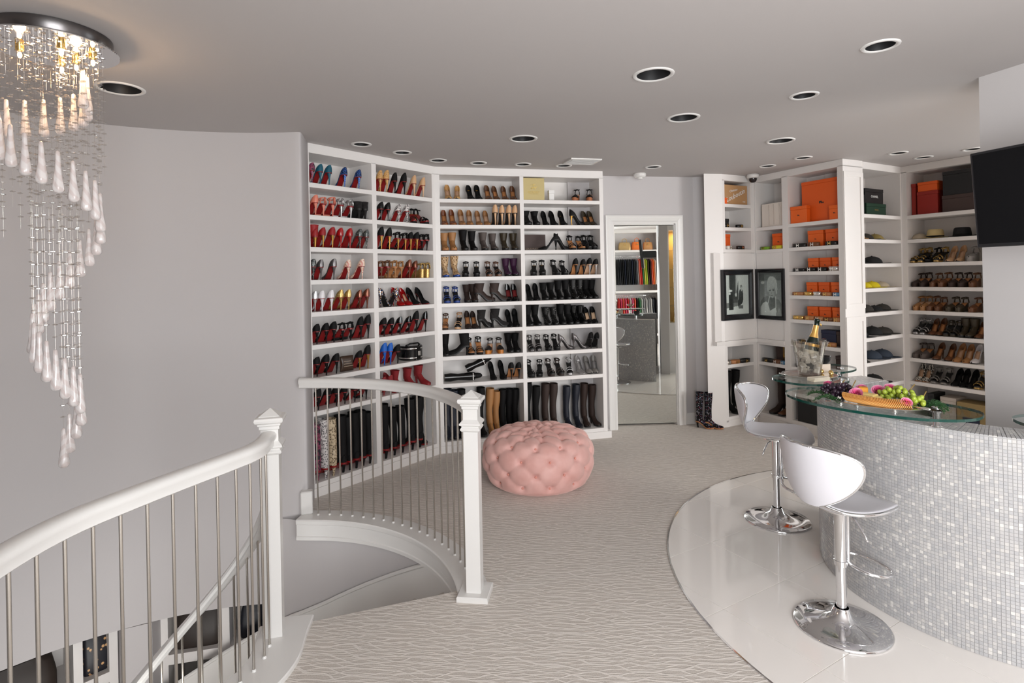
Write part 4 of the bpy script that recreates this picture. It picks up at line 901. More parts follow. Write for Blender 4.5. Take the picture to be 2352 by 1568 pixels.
# ---------------------------------------------------------------- framed pictures
def picture(key, x0, x1, z0, z1, fw, label, fn):
    t = thing('framed_picture', label, 'picture', UW(key, (x0+x1)/2, .0115, (z0+z1)/2), UNITS[key][1])
    w, h = (x1-x0)/2, (z1-z0)/2; fr = MB()
    pr = [(0,0),(0,-.030),(.010,-.034),(.022,-.026),(fw-.012,-.022),(fw-.006,-.026),(fw,-.018),(fw,0)]
    for i in range(len(pr)-1):
        (a, ya), (b, yb) = pr[i], pr[i+1]
        C_ = lambda o, y: [(-w+o,y,-h+o),(w-o,y,-h+o),(w-o,y,h-o),(-w+o,y,h-o)]
        fr.add(C_(a,ya)+C_(b,yb), [(j,(j+1)%4,4+(j+1)%4,4+j) for j in range(4)])
    fr.build('frame', M_BLACKG, t)
    nx, nz = 72, 96; mb = MB(); W2, H2 = w-fw+.002, h-fw+.002
    mb.add([(-W2+2*W2*i/nx, -.012, -H2+2*H2*j/nz) for j in range(nz+1) for i in range(nx+1)], [(j*(nx+1)+i, j*(nx+1)+i+1, (j+1)*(nx+1)+i+1, (j+1)*(nx+1)+i) for j in range(nz) for i in range(nx)])
    me = mb.mesh('print'); ca = me.color_attributes.new('print', 'FLOAT_COLOR', 'POINT')
    for j in range(nz+1):
        for i in range(nx+1):
            g = fn(i/nx, 1-j/nz); g = min(max(g + random.uniform(-.04,.04), .02), .98)**1.55
            ca.data[j*(nx+1)+i].color = (g, g*.98, g*.96, 1)
    if 'photo_print' not in MATS:
        m = mat('photo_print', (.5,.5,.5), .3); a = nd(m, 'ShaderNodeVertexColor', layer_name='print'); lk(m, a.outputs[0], bs(m).inputs['Base Color'])
    inst('print', me, MATS['photo_print'], t)
    MB().box(-W2,W2,-.0138,-.0132,-H2,H2).build('glass_pane', M_GLASS, t)
def el(u, v, cx, cy, rx, ry): return ((u-cx)/rx)**2 + ((v-cy)/ry)**2 < 1
def street(u, v):
    g = .82
    if u < .12: g = .74
    elif u < .55: g = .14 if v < .62 else .2
    if .12 < u < .16+.02*v: g = .70
    if .44 < u < .44+.30*(.5-v) and v < .45: g = .72
    if u > .55 and v < .86: g = .80 - .10*abs(math.sin(u*40))*.4
    if .42 < u < .47 and v < .55: g = .45
    if v > .84-.10*u: g = .80
    elif v > .70 and u < .6: g = .36
    if .13 < u < .32 and .45 < v < .88: g = .10
    if el(u,v,.20,.40,.08,.03) or el(u,v,.17,.47,.05,.025): g = .86
    if el(u,v,.44,.50,.04,.05): g = .75
    if el(u,v,.66,.55,.10,.20) or el(u,v,.58,.74,.06,.12): g = .10
    if el(u,v,.67,.30,.045,.05): g = .35
    if el(u,v,.68,.36,.03,.06): g = .70
    if .55 < u < .75 and .78 < v < .86: g = .30
    return g
def inp(u, v, P_):
    c = False; j = len(P_)-1
    for i in range(len(P_)):
        (xi, yi), (xj, yj) = P_[i], P_[j]
        if (yi > v) != (yj > v) and u < (xj-xi)*(v-yi)/(yj-yi)+xi: c = not c
        j = i
    return c
HAIR = [(.46,.10),(.52,.085),(.62,.11),(.72,.17),(.79,.27),(.81,.38),(.79,.48),(.74,.50),(.70,.36),(.62,.30),(.52,.34),(.44,.42),(.40,.46),(.36,.40),(.34,.30),(.37,.19),(.41,.13)]
BODY = [(.03,.78),(.05,.68),(.18,.58),(.36,.545),(.46,.56),(.50,.62),(.72,.60),(.86,.62),(.98,.72),(1,1),(.92,.86),(.86,.80),(.78,.92),(.76,1),(.1,1),(.06,.86)]
TOP1 = [(.06,.80),(.16,.71),(.30,.67),(.38,.70),(.42,.78),(.47,.88),(.50,1),(.06,1)]; TOP2 = [(.47,.88),(.60,.84),(.72,.80),(.755,.88),(.74,1),(.50,1)]
def portrait(u, v):
    g = .27 if v < .18 else .40 + .12*min((v-.18)*2,1)
    if el(u,v,.16,.235,.08,.035): g = .72
    if inp(u,v,BODY): g = .36
    if el(u,v,.60,.70,.13,.10): g = .33
    if el(u,v,.585,.60,.10,.06): g = .30
    if el(u,v,.58,.28,.22,.19): g = .74 - .16*abs(math.sin(u*38+v*16))
    if el(u,v,.585,.43,.145,.155):
        g = .63 - .16*max(u-.62,0)/.1 - .08*max(.47-u,0)/.05
        if el(u,v,.485,.412,.045,.014) or el(u,v,.635,.405,.05,.014): g = .22
        if el(u,v,.485,.385,.05,.008) or el(u,v,.635,.378,.055,.008): g = .42
        if el(u,v,.545,.475,.03,.012): g = .48
        if el(u,v,.56,.525,.055,.012): g = .36
    if inp(u,v,HAIR): g = .78 - .20*abs(math.sin(u*52-v*18))
    if abs(u-(.46-.45*(v-.55))) < .016 and .55 < v < .72: g = .86
    if abs(u-.725) < .016 and .55 < v < .82: g = .86
    if inp(u,v,TOP1): g = .84 - .16*abs(u-.25)
    if inp(u,v,TOP2): g = .88 - .10*abs(u-.62)
    return g
picture('P', -.038, .440, 1.152, 1.703, .062, 'black framed monochrome street picture, left of the two', street)
picture('C', .004, .376, 1.150, 1.703, .042, 'black framed monochrome portrait of light haired woman, right of the two', portrait)

# ---------------------------------------------------------------- television
tv = thing('television', 'flat black wall television at the right edge', 'television', (2.415, 2.935, 2.02), R(-72.5))
def tvr(o): setrot(o, R(5), 0, 0); return o
tvr(MB().bbox(0,.86,-.022,.022,-.243,.243,.004).build('casing', M_BLACKP, tv))
tvr(MB().box(.012,.848,-.0232,-.0222,-.225,.231).build('screen', mat('black_screen', (.006,.006,.007), .25, 0.0, Specular_IOR_Level=.15), tv))
MB().box(.38,.48,.02,.25,-.06,.06).build('wall_bracket', M_BLACKP, tv)

# ---------------------------------------------------------------- pink tufted ottoman
OC = (.185, 4.67); OR, OH = .452, .43
ot = thing('tufted_ottoman', 'round tufted pink velvet ottoman before the shoe wall', 'ottoman', (*OC, 0), R(-20))
OPTS = dens([(.365,0,0),(.405,0,.045),(.440,0,.115),(.452,0,.195),(.444,0,.275),(.412,0,.345),(.350,0,.388),(.255,0,.412),(.14,0,.425),(.0,0,.43)], 6)
OLEN = [0]
for a_, b_ in zip(OPTS, OPTS[1:]): OLEN.append(OLEN[-1]+math.dist(a_, b_))
def oprof(f):       # f 0..1 from floor edge over the side to the top centre
    s = f*OLEN[-1]
    for i in range(len(OPTS)-1):
        if s <= OLEN[i+1]+1e-9:
            t_ = (s-OLEN[i])/(OLEN[i+1]-OLEN[i]); return (OPTS[i][0]+(OPTS[i+1][0]-OPTS[i][0])*t_, OPTS[i][2]+(OPTS[i+1][2]-OPTS[i][2])*t_)
    return (0, .43)
btn = []
for f, n, o in ((.11,12,0),(.24,12,.5),(.37,12,0),(.50,12,.5),(.63,11,0),(.76,9,.5),(.88,6,0)):
    for k in range(n):
        r, z = oprof(f); a = 2*PI*(k+o)/n; btn.append((r*math.cos(a), r*math.sin(a), z, f, a))
btn.append((0,0,oprof(1)[1],1,0))
BV = [Vector(b[:3]) for b in btn]; seg = []
for i in range(len(btn)):
    ds = sorted(((BV[i]-BV[j]).length, j) for j in range(len(btn)) if j != i and abs(btn[i][3]-btn[j][3]) > .05 and abs(btn[i][3]-btn[j][3]) < .2)
    for d_, j in ds[:4]:
        if (min(i,j),max(i,j)) not in seg and d_ < .26: seg.append((min(i,j),max(i,j)))
nu, nv = 168, 84; vs = []
GX = {}
for si, (i, j) in enumerate(seg):
    for q in range(7):
        p = BV[i].lerp(BV[j], q/6); GX.setdefault((int(p.x//.1),int(p.y//.1),int(p.z//.1)), set()).add(si)
for j in range(nv+1):
    f = j/nv; r, z = oprof(min(f,.999))
    r2_, z2_ = oprof(min(f+.01,.999)); r1_, z1_ = oprof(max(f-.01,0))
    nrm = Vector((z2_-z1_, 0, -(r2_-r1_)));  nrm = nrm.normalized() if nrm.length > 1e-9 else Vector((0,0,1))
    for i in range(nu):
        a = 2*PI*i/nu; p = Vector((r*math.cos(a), r*math.sin(a), z)); N_ = Vector((nrm.x*math.cos(a), nrm.x*math.sin(a), nrm.z))
        dep = 0; dm_ = 9
        cand = set()
        ck = (int(p.x//.1),int(p.y//.1),int(p.z//.1))
        for dx in (-1,0,1):
            for dy in (-1,0,1):
                for dz in (-1,0,1): cand |= GX.get((ck[0]+dx,ck[1]+dy,ck[2]+dz), set())
        for si in cand:
            A_, B_ = BV[seg[si][0]], BV[seg[si][1]]; ab = B_-A_; t_ = min(max((p-A_).dot(ab)/ab.length_squared,0),1); d_ = (p-A_-ab*t_).length
            dm_ = min(dm_, d_)
        db = min((p-b_).length for b_ in BV)
        dep = .010*math.exp(-(dm_/.010)**2) + .030*math.exp(-(db/.026)**2) - .012*min(dm_/.06,1)
        if f < .06: dep *= f/.06
        vs.append(tuple(p - N_*dep))
fs = [(j*nu+i, j*nu+(i+1)%nu, (j+1)*nu+(i+1)%nu, (j+1)*nu+i) for j in range(nv) for i in range(nu)]
zmin = min(v_[2] for v_ in vs)
M_PINK = mat('pink_velvet', S(222,172,164), .55); bs(M_PINK).inputs['Sheen Weight'].default_value = .5; bs(M_PINK).inputs['Sheen Tint'].default_value = S(250,222,214)
nz_ = nd(M_PINK, 'ShaderNodeTexNoise', Scale=9.0, Detail=4.0); lk(M_PINK, objco(M_PINK), nz_.inputs['Vector']); rp_ = ramp(M_PINK, [(.3,S(216,162,153)),(.7,S(230,182,174))], nz_.outputs['Fac']); lk(M_PINK, rp_.outputs[0], bs(M_PINK).inputs['Base Color'])
ou = MB().add([(x,y,z-zmin) for x,y,z in vs], fs); ou.add(vs[:0], []); ou.build('cover', M_PINK, ot, True)
BTN = MB().ell((0,0,0), (.0085,.0085,.006), 10, 6).mesh('button', True)
M_PINKB = mat('pink_button', S(220,150,134), .4)
for x, y, z, f, a in btn:
    r, z_ = oprof(f); k = (r-.020)/max(r,.05) if f < .56 else 1
    o = inst('button', BTN, M_PINKB, ot, (x*k, y*k, z-zmin-(.026 if f > .56 else .003)))
    o.rotation_euler = (0, R(90-90*min(max((f-.35)/.35,0),1)), a)

# ---------------------------------------------------------------- sequinned boots on the floor
M_SEQB = pattern('black_sequin', [(0,S(8,8,10)),(.6,S(12,12,15)),(.80,S(26,40,64)),(.90,S(150,160,190)),(.945,S(170,60,90)),(.97,S(220,220,228))], 'V', 150.0, .15, .4, 'Color', 'CONSTANT')
MT['seqb'] = ('black sequinned', M_SEQB, blk, TS, blk)
for x, y, yaw, w in ((2.045,6.10,-125,'left boot of the black sequinned pair on floor beside mirror door'),(2.135,6.075,-115,'right boot of the black sequinned pair on floor beside picture corner')):
    o = shoe(None, x, 0, 'T', 'seqb', yaw, y, w, 'black sequinned boots', .84)

# ---------------------------------------------------------------- tiled floor round the bar
TCN, TRR = (2.66,3.03), 1.79
tf = bpy.data.objects.new('floor_tiling', None); COL.objects.link(tf); struct(tf, 'round area of glossy cream floor tiles under the bar')
MB().poly(arc(TCN, TRR, 0, 356, 89), .0005, .003).build('grout_bed', M_GROUT, tf)
def clip(poly, cx, cy, r, n=72):
    for k in range(n):
        a = 2*PI*k/n; nx_, ny_ = math.cos(a), math.sin(a); out = []
        for i in range(len(poly)):
            p, q = poly[i], poly[(i+1)%len(poly)]; dp = (p[0]-cx)*nx_+(p[1]-cy)*ny_-r; dq = (q[0]-cx)*nx_+(q[1]-cy)*ny_-r
            if dp <= 0: out.append(p)
            if (dp < 0 < dq) or (dq < 0 < dp): s = dp/(dp-dq); out.append((p[0]+(q[0]-p[0])*s, p[1]+(q[1]-p[1])*s))
        poly = out
        if len(poly) < 3: return None
    return poly
ga = R(30.5); TS_ = .508; g_ = .0022
for i in range(-6,7):
    for j in range(-6,7):
        q = [(i*TS_+g_, j*TS_+g_), ((i+1)*TS_-g_, j*TS_+g_), ((i+1)*TS_-g_, (j+1)*TS_-g_), (i*TS_+g_, (j+1)*TS_-g_)]
        q = [(1.455+x*math.cos(ga)-y*math.sin(ga), 3.066+x*math.sin(ga)+y*math.cos(ga)) for x, y in q]
        if all(math.hypot(x-TCN[0], y-TCN[1]) > TRR+.4 for x, y in q): continue
        q = clip(q, *TCN, TRR-.002)
        if q: MB().poly(q, .001, .006).build('tile', M_TILE, tf)
struct(MB().add(*(lambda P_, Q_, n: ([(x,y,.0065) for x,y in P_]+[(x,y,.0065) for x,y in Q_]+[(x,y,0) for x,y in Q_], [(i,(i+1)%n,n+(i+1)%n,n+i) for i in range(n)]+[(n+i,n+(i+1)%n,2*n+(i+1)%n,2*n+i) for i in range(n)]))(arc(TCN,TRR,0,356,89), arc(TCN,TRR+.008,0,356,89), 90)).build('trim_1', M_CHROME))

# ---------------------------------------------------------------- mosaic bar
BC = (2.55,3.03); BR = .82; BH = .96
outer = [(2.80,2.16),(2.62,2.205)] + arc(BC, BR, -95, -256, 110)[1:]
bar = thing('mosaic_bar', 'curved bar counter covered in small silver white mosaic tiles', 'bar counter')
inner = offset(outer, .20)
MB().poly(outer + inner[::-1], .006, BH-.0035).build('core', mat('grey_grout', S(172,170,169), .8), bar)
seglen = [0]
for a, b in zip(outer, outer[1:]): seglen.append(seglen[-1]+math.hypot(b[0]-a[0], b[1]-a[1]))
def along(s):
    for i in range(len(outer)-1):
        if s <= seglen[i+1]:
            f = (s-seglen[i])/(seglen[i+1]-seglen[i]); a, b = outer[i], outer[i+1]; t_ = Vector((b[0]-a[0],b[1]-a[1])).normalized()
            return (a[0]+(b[0]-a[0])*f, a[1]+(b[1]-a[1])*f), t_
    return outer[-1], Vector((1,0))
PT = .0150; ncol = int(seglen[-1]/PT); nrow = int((BH-.010)/PT)
TM = [mat('mosaic_%d' % i, c, r_, m_) for i, (c, r_, m_) in enumerate(((S(180,178,178),.25,.0),(S(185,183,182),.22,.0),(S(173,172,173),.25,.0),(S(210,207,203),.15,.0),(S(177,176,177),.22,.0),(S(195,192,189),.2,.0)))]
WT = [30,26,18,6,14,8]
groups = {i: MB() for i in range(6)}
cand = []
for c in range(ncol):
    (x, y), t_ = along((c+.5)*PT); nrm = Vector((-t_.y, t_.x))       # outward
    if (Vector((x,y))-Vector(BC)).dot(nrm) < 0: nrm = -nrm
    for r_ in range(nrow):
        k = random.choices(range(6), WT)[0]; z = .008+(r_+.5)*PT
        cand.append(((x*x+y*y+(z-1.675)**2) if nrm.dot(Vector((-x,-y))) > 0.6*math.hypot(x,y) and x/y < .905 else 99, x, y, z, t_, nrm, k))
cand.sort(key=lambda q: q[0])
TILEM = MB().loft([[(-h_,y_,-h_),(h_,y_,-h_),(h_,y_,h_),(-h_,y_,h_)] for h_, y_ in ((.0069,0),(.0069,-.0014),(.0062,-.0021))]).mesh('mosaic_tile')
for n_, (d_, x, y, z, t_, nrm, k) in enumerate(cand):
    if n_ < 300:
        inst('mosaic_tile', TILEM, TM[k], bar, (x,y,z), math.atan2(-nrm.y, -nrm.x) - PI/2)
    else:
        h_ = .0069; P_ = []
        for hh_, o_ in ((h_,0.0),(h_,.0014),(.0062,.0021)):
            for sx, sz in ((-1,-1),(1,-1),(1,1),(-1,1)): P_.append((x+t_.x*hh_*sx+nrm.x*o_, y+t_.y*hh_*sx+nrm.y*o_, z+hh_*sz))
        groups[k].add(P_, [(0,1,5,4),(1,2,6,5),(2,3,7,6),(3,0,4,7),(4,5,9,8),(5,6,10,9),(6,7,11,10),(7,4,8,11),(8,9,10,11)])
for c in range(ncol):
    (x, y), t_ = along((c+.5)*PT); nrm = Vector((-t_.y, t_.x))
    if (Vector((x,y))-Vector(BC)).dot(nrm) < 0: nrm = -nrm
    for r_ in range(13):
        k = random.choices(range(6), WT)[0]; o_ = .004-(r_+.5)*PT-.004; q = 1+ (o_/BR)
        P_ = [(x+nrm.x*(o_+b_)+t_.x*a_*q, y+nrm.y*(o_+b_)+t_.y*a_*q, z_) for z_, e_ in ((BH-.004,.0069),(BH-.0012,.0069),(BH,.0062)) for a_, b_ in ((-e_,-e_),(e_,-e_),(e_,e_),(-e_,e_))]
        groups[k].add(P_, [(0,1,5,4),(1,2,6,5),(2,3,7,6),(3,0,4,7),(4,5,9,8),(5,6,10,9),(6,7,11,10),(7,4,8,11),(8,9,10,11)])
for k in range(6): stuff(groups[k].build('mosaic_cladding', TM[k], bar))
MB().strip(inner, 0.006, BH-.004).build('inner_face', M_WHITE, bar)
# glass counter tops on chrome stand-offs
GZ = 1.034
def glass(name, pts, posts, label):
    t = thing(name, label, 'glass counter', (0,0,0), 0, 'glass counter tops')
    n = len(pts)
    MB().add([(x,y,GZ) for x,y in pts]+[(x,y,GZ+.012) for x,y in pts], [tuple(range(n-1,-1,-1)), tuple(range(n,2*n))]).build('glass_top', M_GLASS, t)
    MB().add([(x,y,GZ) for x,y in pts]+[(x,y,GZ+.012) for x,y in pts], [(i,(i+1)%n,n+(i+1)%n,n+i) for i in range(n)]).build('glass_edge', M_GEDGE, t)
    for x, y in posts:
        MB().lathe([(.022,BH),(.022,BH+.004),(.015,BH+.006),(.015,GZ-.010),(.021,GZ-.008),(.021,GZ-.0004)], 18, (x,y,0), True).build('stand_off', M_CHROME, t, 40)
        MB().lathe([(.018,GZ+.0124),(.018,GZ+.016),(.014,GZ+.018),(.001,GZ+.0185)], 18, (x,y,0)).build('cap', M_CHROME, t, 40)
def sup(cx, cy, a, b, rot, n=56, bend=0.0, e=.85):
    P_ = []
    for i in range(n):
        t_ = 2*PI*i/n; x = a*math.copysign(abs(math.cos(t_))**e, math.cos(t_)); y = b*math.copysign(abs(math.sin(t_))**e, math.sin(t_)) + bend*(x/a)**2
        P_.append((cx+x*math.cos(rot)-y*math.sin(rot), cy+x*math.sin(rot)+y*math.cos(rot)))
    return P_
glass('glass_counter_top', sup(1.690,2.680,.405,.225,R(-51.5), bend=.045), [(1.90,2.55),(1.80,2.98)], 'oval glass counter top carrying the fruit platter')
glass('glass_counter_top', sup(1.735,3.318,.208,.178,R(20)), [(1.865,3.34)], 'rounded glass counter top carrying the champagne bucket')
glass('glass_counter_top', sup(2.03,3.66,.185,.145,R(35)), [(2.10,3.64)], 'glass counter top behind the champagne bucket')
glass('glass_counter_top', sup(2.365,2.215,.33,.17,R(-18)), [(2.36,2.34),(2.19,2.40)], 'glass counter top cut off at the right edge')

# ---------------------------------------------------------------- bar stools
STM = {}
def stool_meshes():
    def surf(stn, wrapy, wrapz, th, ax):
        n = 19; F = []; Bk = []; stn = dens(stn, 3)
        for (y, z, w) in stn:
            rf = []; rb = []
            for i in range(n):
                u_ = -1+2*i/(n-1); x = w*math.sin(u_*PI/2); k = (x/.2)**2
                p = Vector((x, y+wrapy*k, z+wrapz*k)); rf.append(p); rb.append(p)
            F.append(rf)
        m_ = len(F)
        def nm(i, j):
            a = F[min(i+1,m_-1)][j]-F[max(i-1,0)][j]; b = F[i][min(j+1,n-1)]-F[i][max(j-1,0)]; c = a.cross(b)
            return c.normalized() if c.length > 1e-9 else Vector((0,0,1))
        B_ = [[F[i][j]+nm(i,j)*th*(0.25+.75*math.sin(PI*(j+.5)/n)**.4) for j in range(n)] for i in range(m_)]
        mb = MB(); mb.loft([[tuple(p) for p in r] for r in F], False, False); mb.loft([[tuple(p) for p in r] for r in B_], False, False)
        edge = [F[i][0] for i in range(m_)] + [F[-1][j] for j in range(1,n)] + [F[i][n-1] for i in range(m_-2,-1,-1)] + [F[0][j] for j in range(n-2,0,-1)]
        ebk = [B_[i][0] for i in range(m_)] + [B_[-1][j] for j in range(1,n)] + [B_[i][n-1] for i in range(m_-2,-1,-1)] + [B_[0][j] for j in range(n-2,0,-1)]
        k = len(edge); mb.add([tuple(p) for p in edge]+[tuple(p) for p in ebk], [(i,(i+1)%k,k+(i+1)%k,k+i) for i in range(k)])
        tr = MB().tube([tuple((a+b)/2) for a, b in zip(edge, ebk)], .0085, 7, True)
        return mb.mesh('panel', 50), tr.mesh('trim', True)
    seat = [(-.185,.045,.060),(-.165,.030,.095),(-.13,.012,.140),(-.07,.0,.180),(0,-.003,.200),(.07,.0,.202),(.13,.004,.188),(.175,-.004,.150),(.20,-.016,.105),(.212,-.026,.050)]
    back = [(-.178,.046,.045),(-.188,.070,.090),(-.201,.105,.138),(-.214,.150,.180),(-.223,.200,.206),(-.230,.245,.214),(-.234,.280,.204),(-.236,.302,.168),(-.236,.315,.110),(-.236,.320,.050)]
    STM['seat'], STM['seat_trim'] = surf(seat, 0, .030, -.028, 0)
    STM['backrest'], STM['back_trim'] = surf(back, .105, 0, -.020, 1)
    STM['base'] = MB().lathe([(.001,0),(.205,0),(.207,.006),(.200,.013),(.150,.022),(.085,.036),(.045,.058),(.034,.085),(.030,.09)], 48).mesh('base', True)
    STM['pole'] = MB().tube([(0,0,.07),(0,0,.33)], .0225, 20).mesh('pole', 40)
    STM['sleeve'] = MB().lathe([(.0225,.285),(.029,.287),(.029,.31),(.0265,.312),(.0265,.535),(.05,.545),(.09,.552),(.09,.560)], 24).mesh('sleeve', 40)
    fr = MB(); fr.tube([(.012,.034,.54),(.012,.034,.30)], .008, 8); fr.tube([(-.012,.034,.54),(-.012,.034,.30)], .008, 8)
    P_ = [(-.012,.034,.30),(-.030,.045,.285),(-.095,.075,.272),(-.125,.14,.262),(-.105,.205,.256),(-.04,.235,.254),(.04,.235,.254),(.105,.205,.256),(.125,.14,.262),(.095,.075,.272),(.030,.045,.285),(.012,.034,.30)]
    fr.tube(dens(P_, 3), .009, 8); STM['footrest'] = fr.mesh('footrest', 50)
    STM['lever'] = MB().tube([(.05,-.01,.545),(.10,-.02,.535),(.15,-.03,.49),(.165,-.033,.47)], .005, 7).mesh('lever', True)
stool_meshes()
def stool(loc, face, label):
    t = thing('bar_stool', label, 'bar stool', loc, R(face-90), 'white bar stools')
    for k, m_ in (('base',M_CHROME),('pole',M_CHROME),('sleeve',M_CHROME),('footrest',M_CHROME),('lever',M_CHROME)): inst(k, STM[k], m_, t)
    for a, b in (('seat','seat_trim'),('backrest','back_trim')):
        o = inst(a, STM[a], M_WLEATHER, t, (0,0,.566)); inst('chrome_trim', STM[b], M_CHROME, o)
    return t
stool((1.745,3.795,.0062), -42, 'white bar stool at the far end of the bar, seat side visible')
stool((1.515,2.655,.0062), 20, 'white bar stool nearest the camera, seen from behind')

# ---------------------------------------------------------------- fruit platter on the glass
GT = GZ + .012
PCN, PAN = (1.67,2.63), R(-50.8)
def PW(x, y, z=0): return (PCN[0]+math.cos(PAN)*x-math.sin(PAN)*y, PCN[1]+math.sin(PAN)*x+math.cos(PAN)*y, GT+z)
pl = thing('silver_platter', 'oval silver footed platter of fruit and crackers', 'platter', PW(.0,-.02), PAN)
def oval(a, b, z, n=40): return [(a*math.cos(2*PI*j/n), b*math.sin(2*PI*j/n), z) for j in range(n)]
MB().loft([oval(.06,.04,.012), oval(.19,.115,.014), oval(.215,.135,.020), oval(.218,.138,.022), oval(.213,.133,.0235), oval(.188,.112,.0175), oval(.02,.01,.0165)]).build('dish', M_SILVER, pl, 60)
for x, y in ((.11,-.07),(-.11,-.07),(.11,.07),(-.11,.07)): MB().lathe([(.010,0),(.012,.002),(.006,.008),(.014,.014)], 12, (x,y,0)).build('foot', M_SILVER, pl, True)
PZ = .0185
CRK = MB().lathe([(.001,0),(.020,0),(.0225,.001),(.0225,.003),(.020,.004),(.001,.004)], 18).mesh('cracker', 50)
M_CRK = mat('baked_cracker', S(214,152,76), .7); n_ = nd(M_CRK, 'ShaderNodeTexNoise', Scale=120.0); lk(M_CRK, objco(M_CRK), n_.inputs['Vector']); r_ = ramp(M_CRK, [(.35,S(196,128,56)),(.65,S(226,172,100))], n_.outputs['Fac']); lk(M_CRK, r_.outputs[0], bs(M_CRK).inputs['Base Color'])
for i in range(44):
    f = i/43; x = -.085+.245*f; y = -.100-.028*math.sin(f*PI)+.05*max(f-.75,0)*2
    o = inst('cracker', CRK, M_CRK, None, PW(x, y, PZ+.0215)); tag(o, 'round golden cracker in the overlapping row on silver platter', 'cracker', 'crackers on the platter')
    o.rotation_euler = (0, R(58+8*f), PAN + R(-8+30*f))
GR = MB().ell((0,0,0), (.0105,.0105,.0125), 10, 8).mesh('grape', True)
M_GG = mat('green_grape', S(158,174,62), .25); bs(M_GG).inputs['Subsurface Weight'].default_value = .3; bs(M_GG).inputs['Subsurface Radius'].default_value = (.01,.012,.004)
M_BG = mat('dark_grape', S(44,28,42), .3)
def bunch(cx, cy, rx, ry, rz, n, m, label, seed, stem=True):
    rg = random.Random(seed); t = thing('grape_bunch', label, 'grapes', PW(cx, cy, PZ), PAN, 'grapes on the platter'); pts = []
    tries = 0
    while len(pts) < n and tries < 6000:
        tries += 1
        a = rg.uniform(0,2*PI); e = rg.uniform(0,1); q = rg.uniform(.45,1)
        p = Vector((rx*q*math.cos(a)*math.sqrt(1-e*e), ry*q*math.sin(a)*math.sqrt(1-e*e), .012+rz*e*q))
        if all((p-o).length > .0165 for o in pts): pts.append(p)
    for p in pts:
        o = inst('grape', GR, m, t, p); o.rotation_euler = (rg.uniform(-.6,.6), rg.uniform(-.6,.6), 0)
    MB().tube([(-rx*.6,0,.02),(0,0,rz*.75),(rx*.5,ry*.2,rz*.9),(rx*.75,ry*.5,rz+.028)], .0025, 6).build('stem', mat('grape_stem', S(128,104,52), .7), t, True)
bunch(.085,.02,.085,.055,.062,46,M_GG,'green grape bunch in the middle of the platter',1)
bunch(.165,-.005,.045,.05,.042,20,M_GG,'smaller green grape bunch at the right end of platter',2)
bunch(-.165,-.035,.06,.05,.055,30,M_BG,'dark purple grape bunch at the left end of platter',3)
bunch(-.105,-.035,.045,.05,.06,26,M_BG,'dark purple grape bunch beside the big open rose',4)
def petal_mesh(r, h, curl):
    n, m_ = 7, 5; V = []
    for j in range(m_):
        f = j/(m_-1)
        for i in range(n):
            u_ = -1+2*i/(n-1); w = .95*math.sin(min(f*1.25+.25,1.55))*(1-.12*f); a = u_*w
            rr = r*(.35+.65*f**.7) + curl*max(f-.6,0)**1.2; V.append((rr*math.sin(a), -rr*math.cos(a), h*f*(1-.10*u_*u_)))
    return MB().add(V, [(j*n+i, j*n+i+1, (j+1)*n+i+1, (j+1)*n+i) for j in range(m_-1) for i in range(n-1)]).mesh('petal', True)
PETS = [(petal_mesh(.006,.029,.001),3), (petal_mesh(.011,.031,.003),4), (petal_mesh(.016,.031,.008),5), (petal_mesh(.021,.028,.018),6)]
PINKS = [mat('rose_pink_%d' % i, c, .5) for i, c in enumerate((S(214,70,124), S(226,98,148), S(234,134,172), S(240,160,190)))]
def rose(x, y, z, tx, ty, label, sc=1.0):
    t = thing('rose', label, 'rose', PW(x,y,z), PAN, 'pink roses on the platter'); t.scale = (sc,)*3; t.rotation_euler = (R(tx), R(ty), PAN)
    for k, (me, n) in enumerate(PETS):
        for i in range(n): inst('petal', me, PINKS[k], t, (0,0,.002*k*-1), 2*PI*(i+.37*k)/n)
    MB().lathe([(.001,-.008),(.010,-.006),(.014,.004)], 12).build('calyx', mat('leaf_green', S(46,84,40), .6), t, True)
rose(-.205,.02,.055,8,0,'pink rose behind dark grapes at the platter left end',.85); rose(-.145,.055,.050,5,10,'pink rose bud between dark grapes and big rose',.8)
rose(-.045,-.070,.045,48,0,'big open pink rose facing the camera left of cheese',1.1); rose(-.07,.06,.045,30,0,'pink rose behind the big open rose',.95)
rose(.005,.045,.050,42,10,'pink rose behind the cheese',1.05); rose(.035,.095,.055,30,20,'pink rose left of the green grapes, highest',1.0)
rose(.150,-.085,.040,30,30,'pink rose petals before the green grapes',.85)
M_CH1, M_CH2 = mat('pale_cheese', S(232,206,128), .5), mat('orange_cheese', S(222,150,40), .5)
for i, (x, y, z, sx, sy, sz, m_, w) in enumerate(((-.01,-.045,PZ,.075,.045,.040,M_CH1,'pale yellow cheese wedge behind the crackers'), (.035,-.055,PZ,.03,.03,.034,M_CH1,'small pale cheese cube by the green grapes'), (-.045,.0,PZ,.04,.04,.058,M_CH2,'orange cheese block between the roses'))):
    t = tag(MB().bbox(-sx/2,sx/2,-sy/2,sy/2,0,sz,.004).build('cheese_block', m_, None, False, PW(x,y,z), PAN+R(15*i-10)), w, 'cheese')
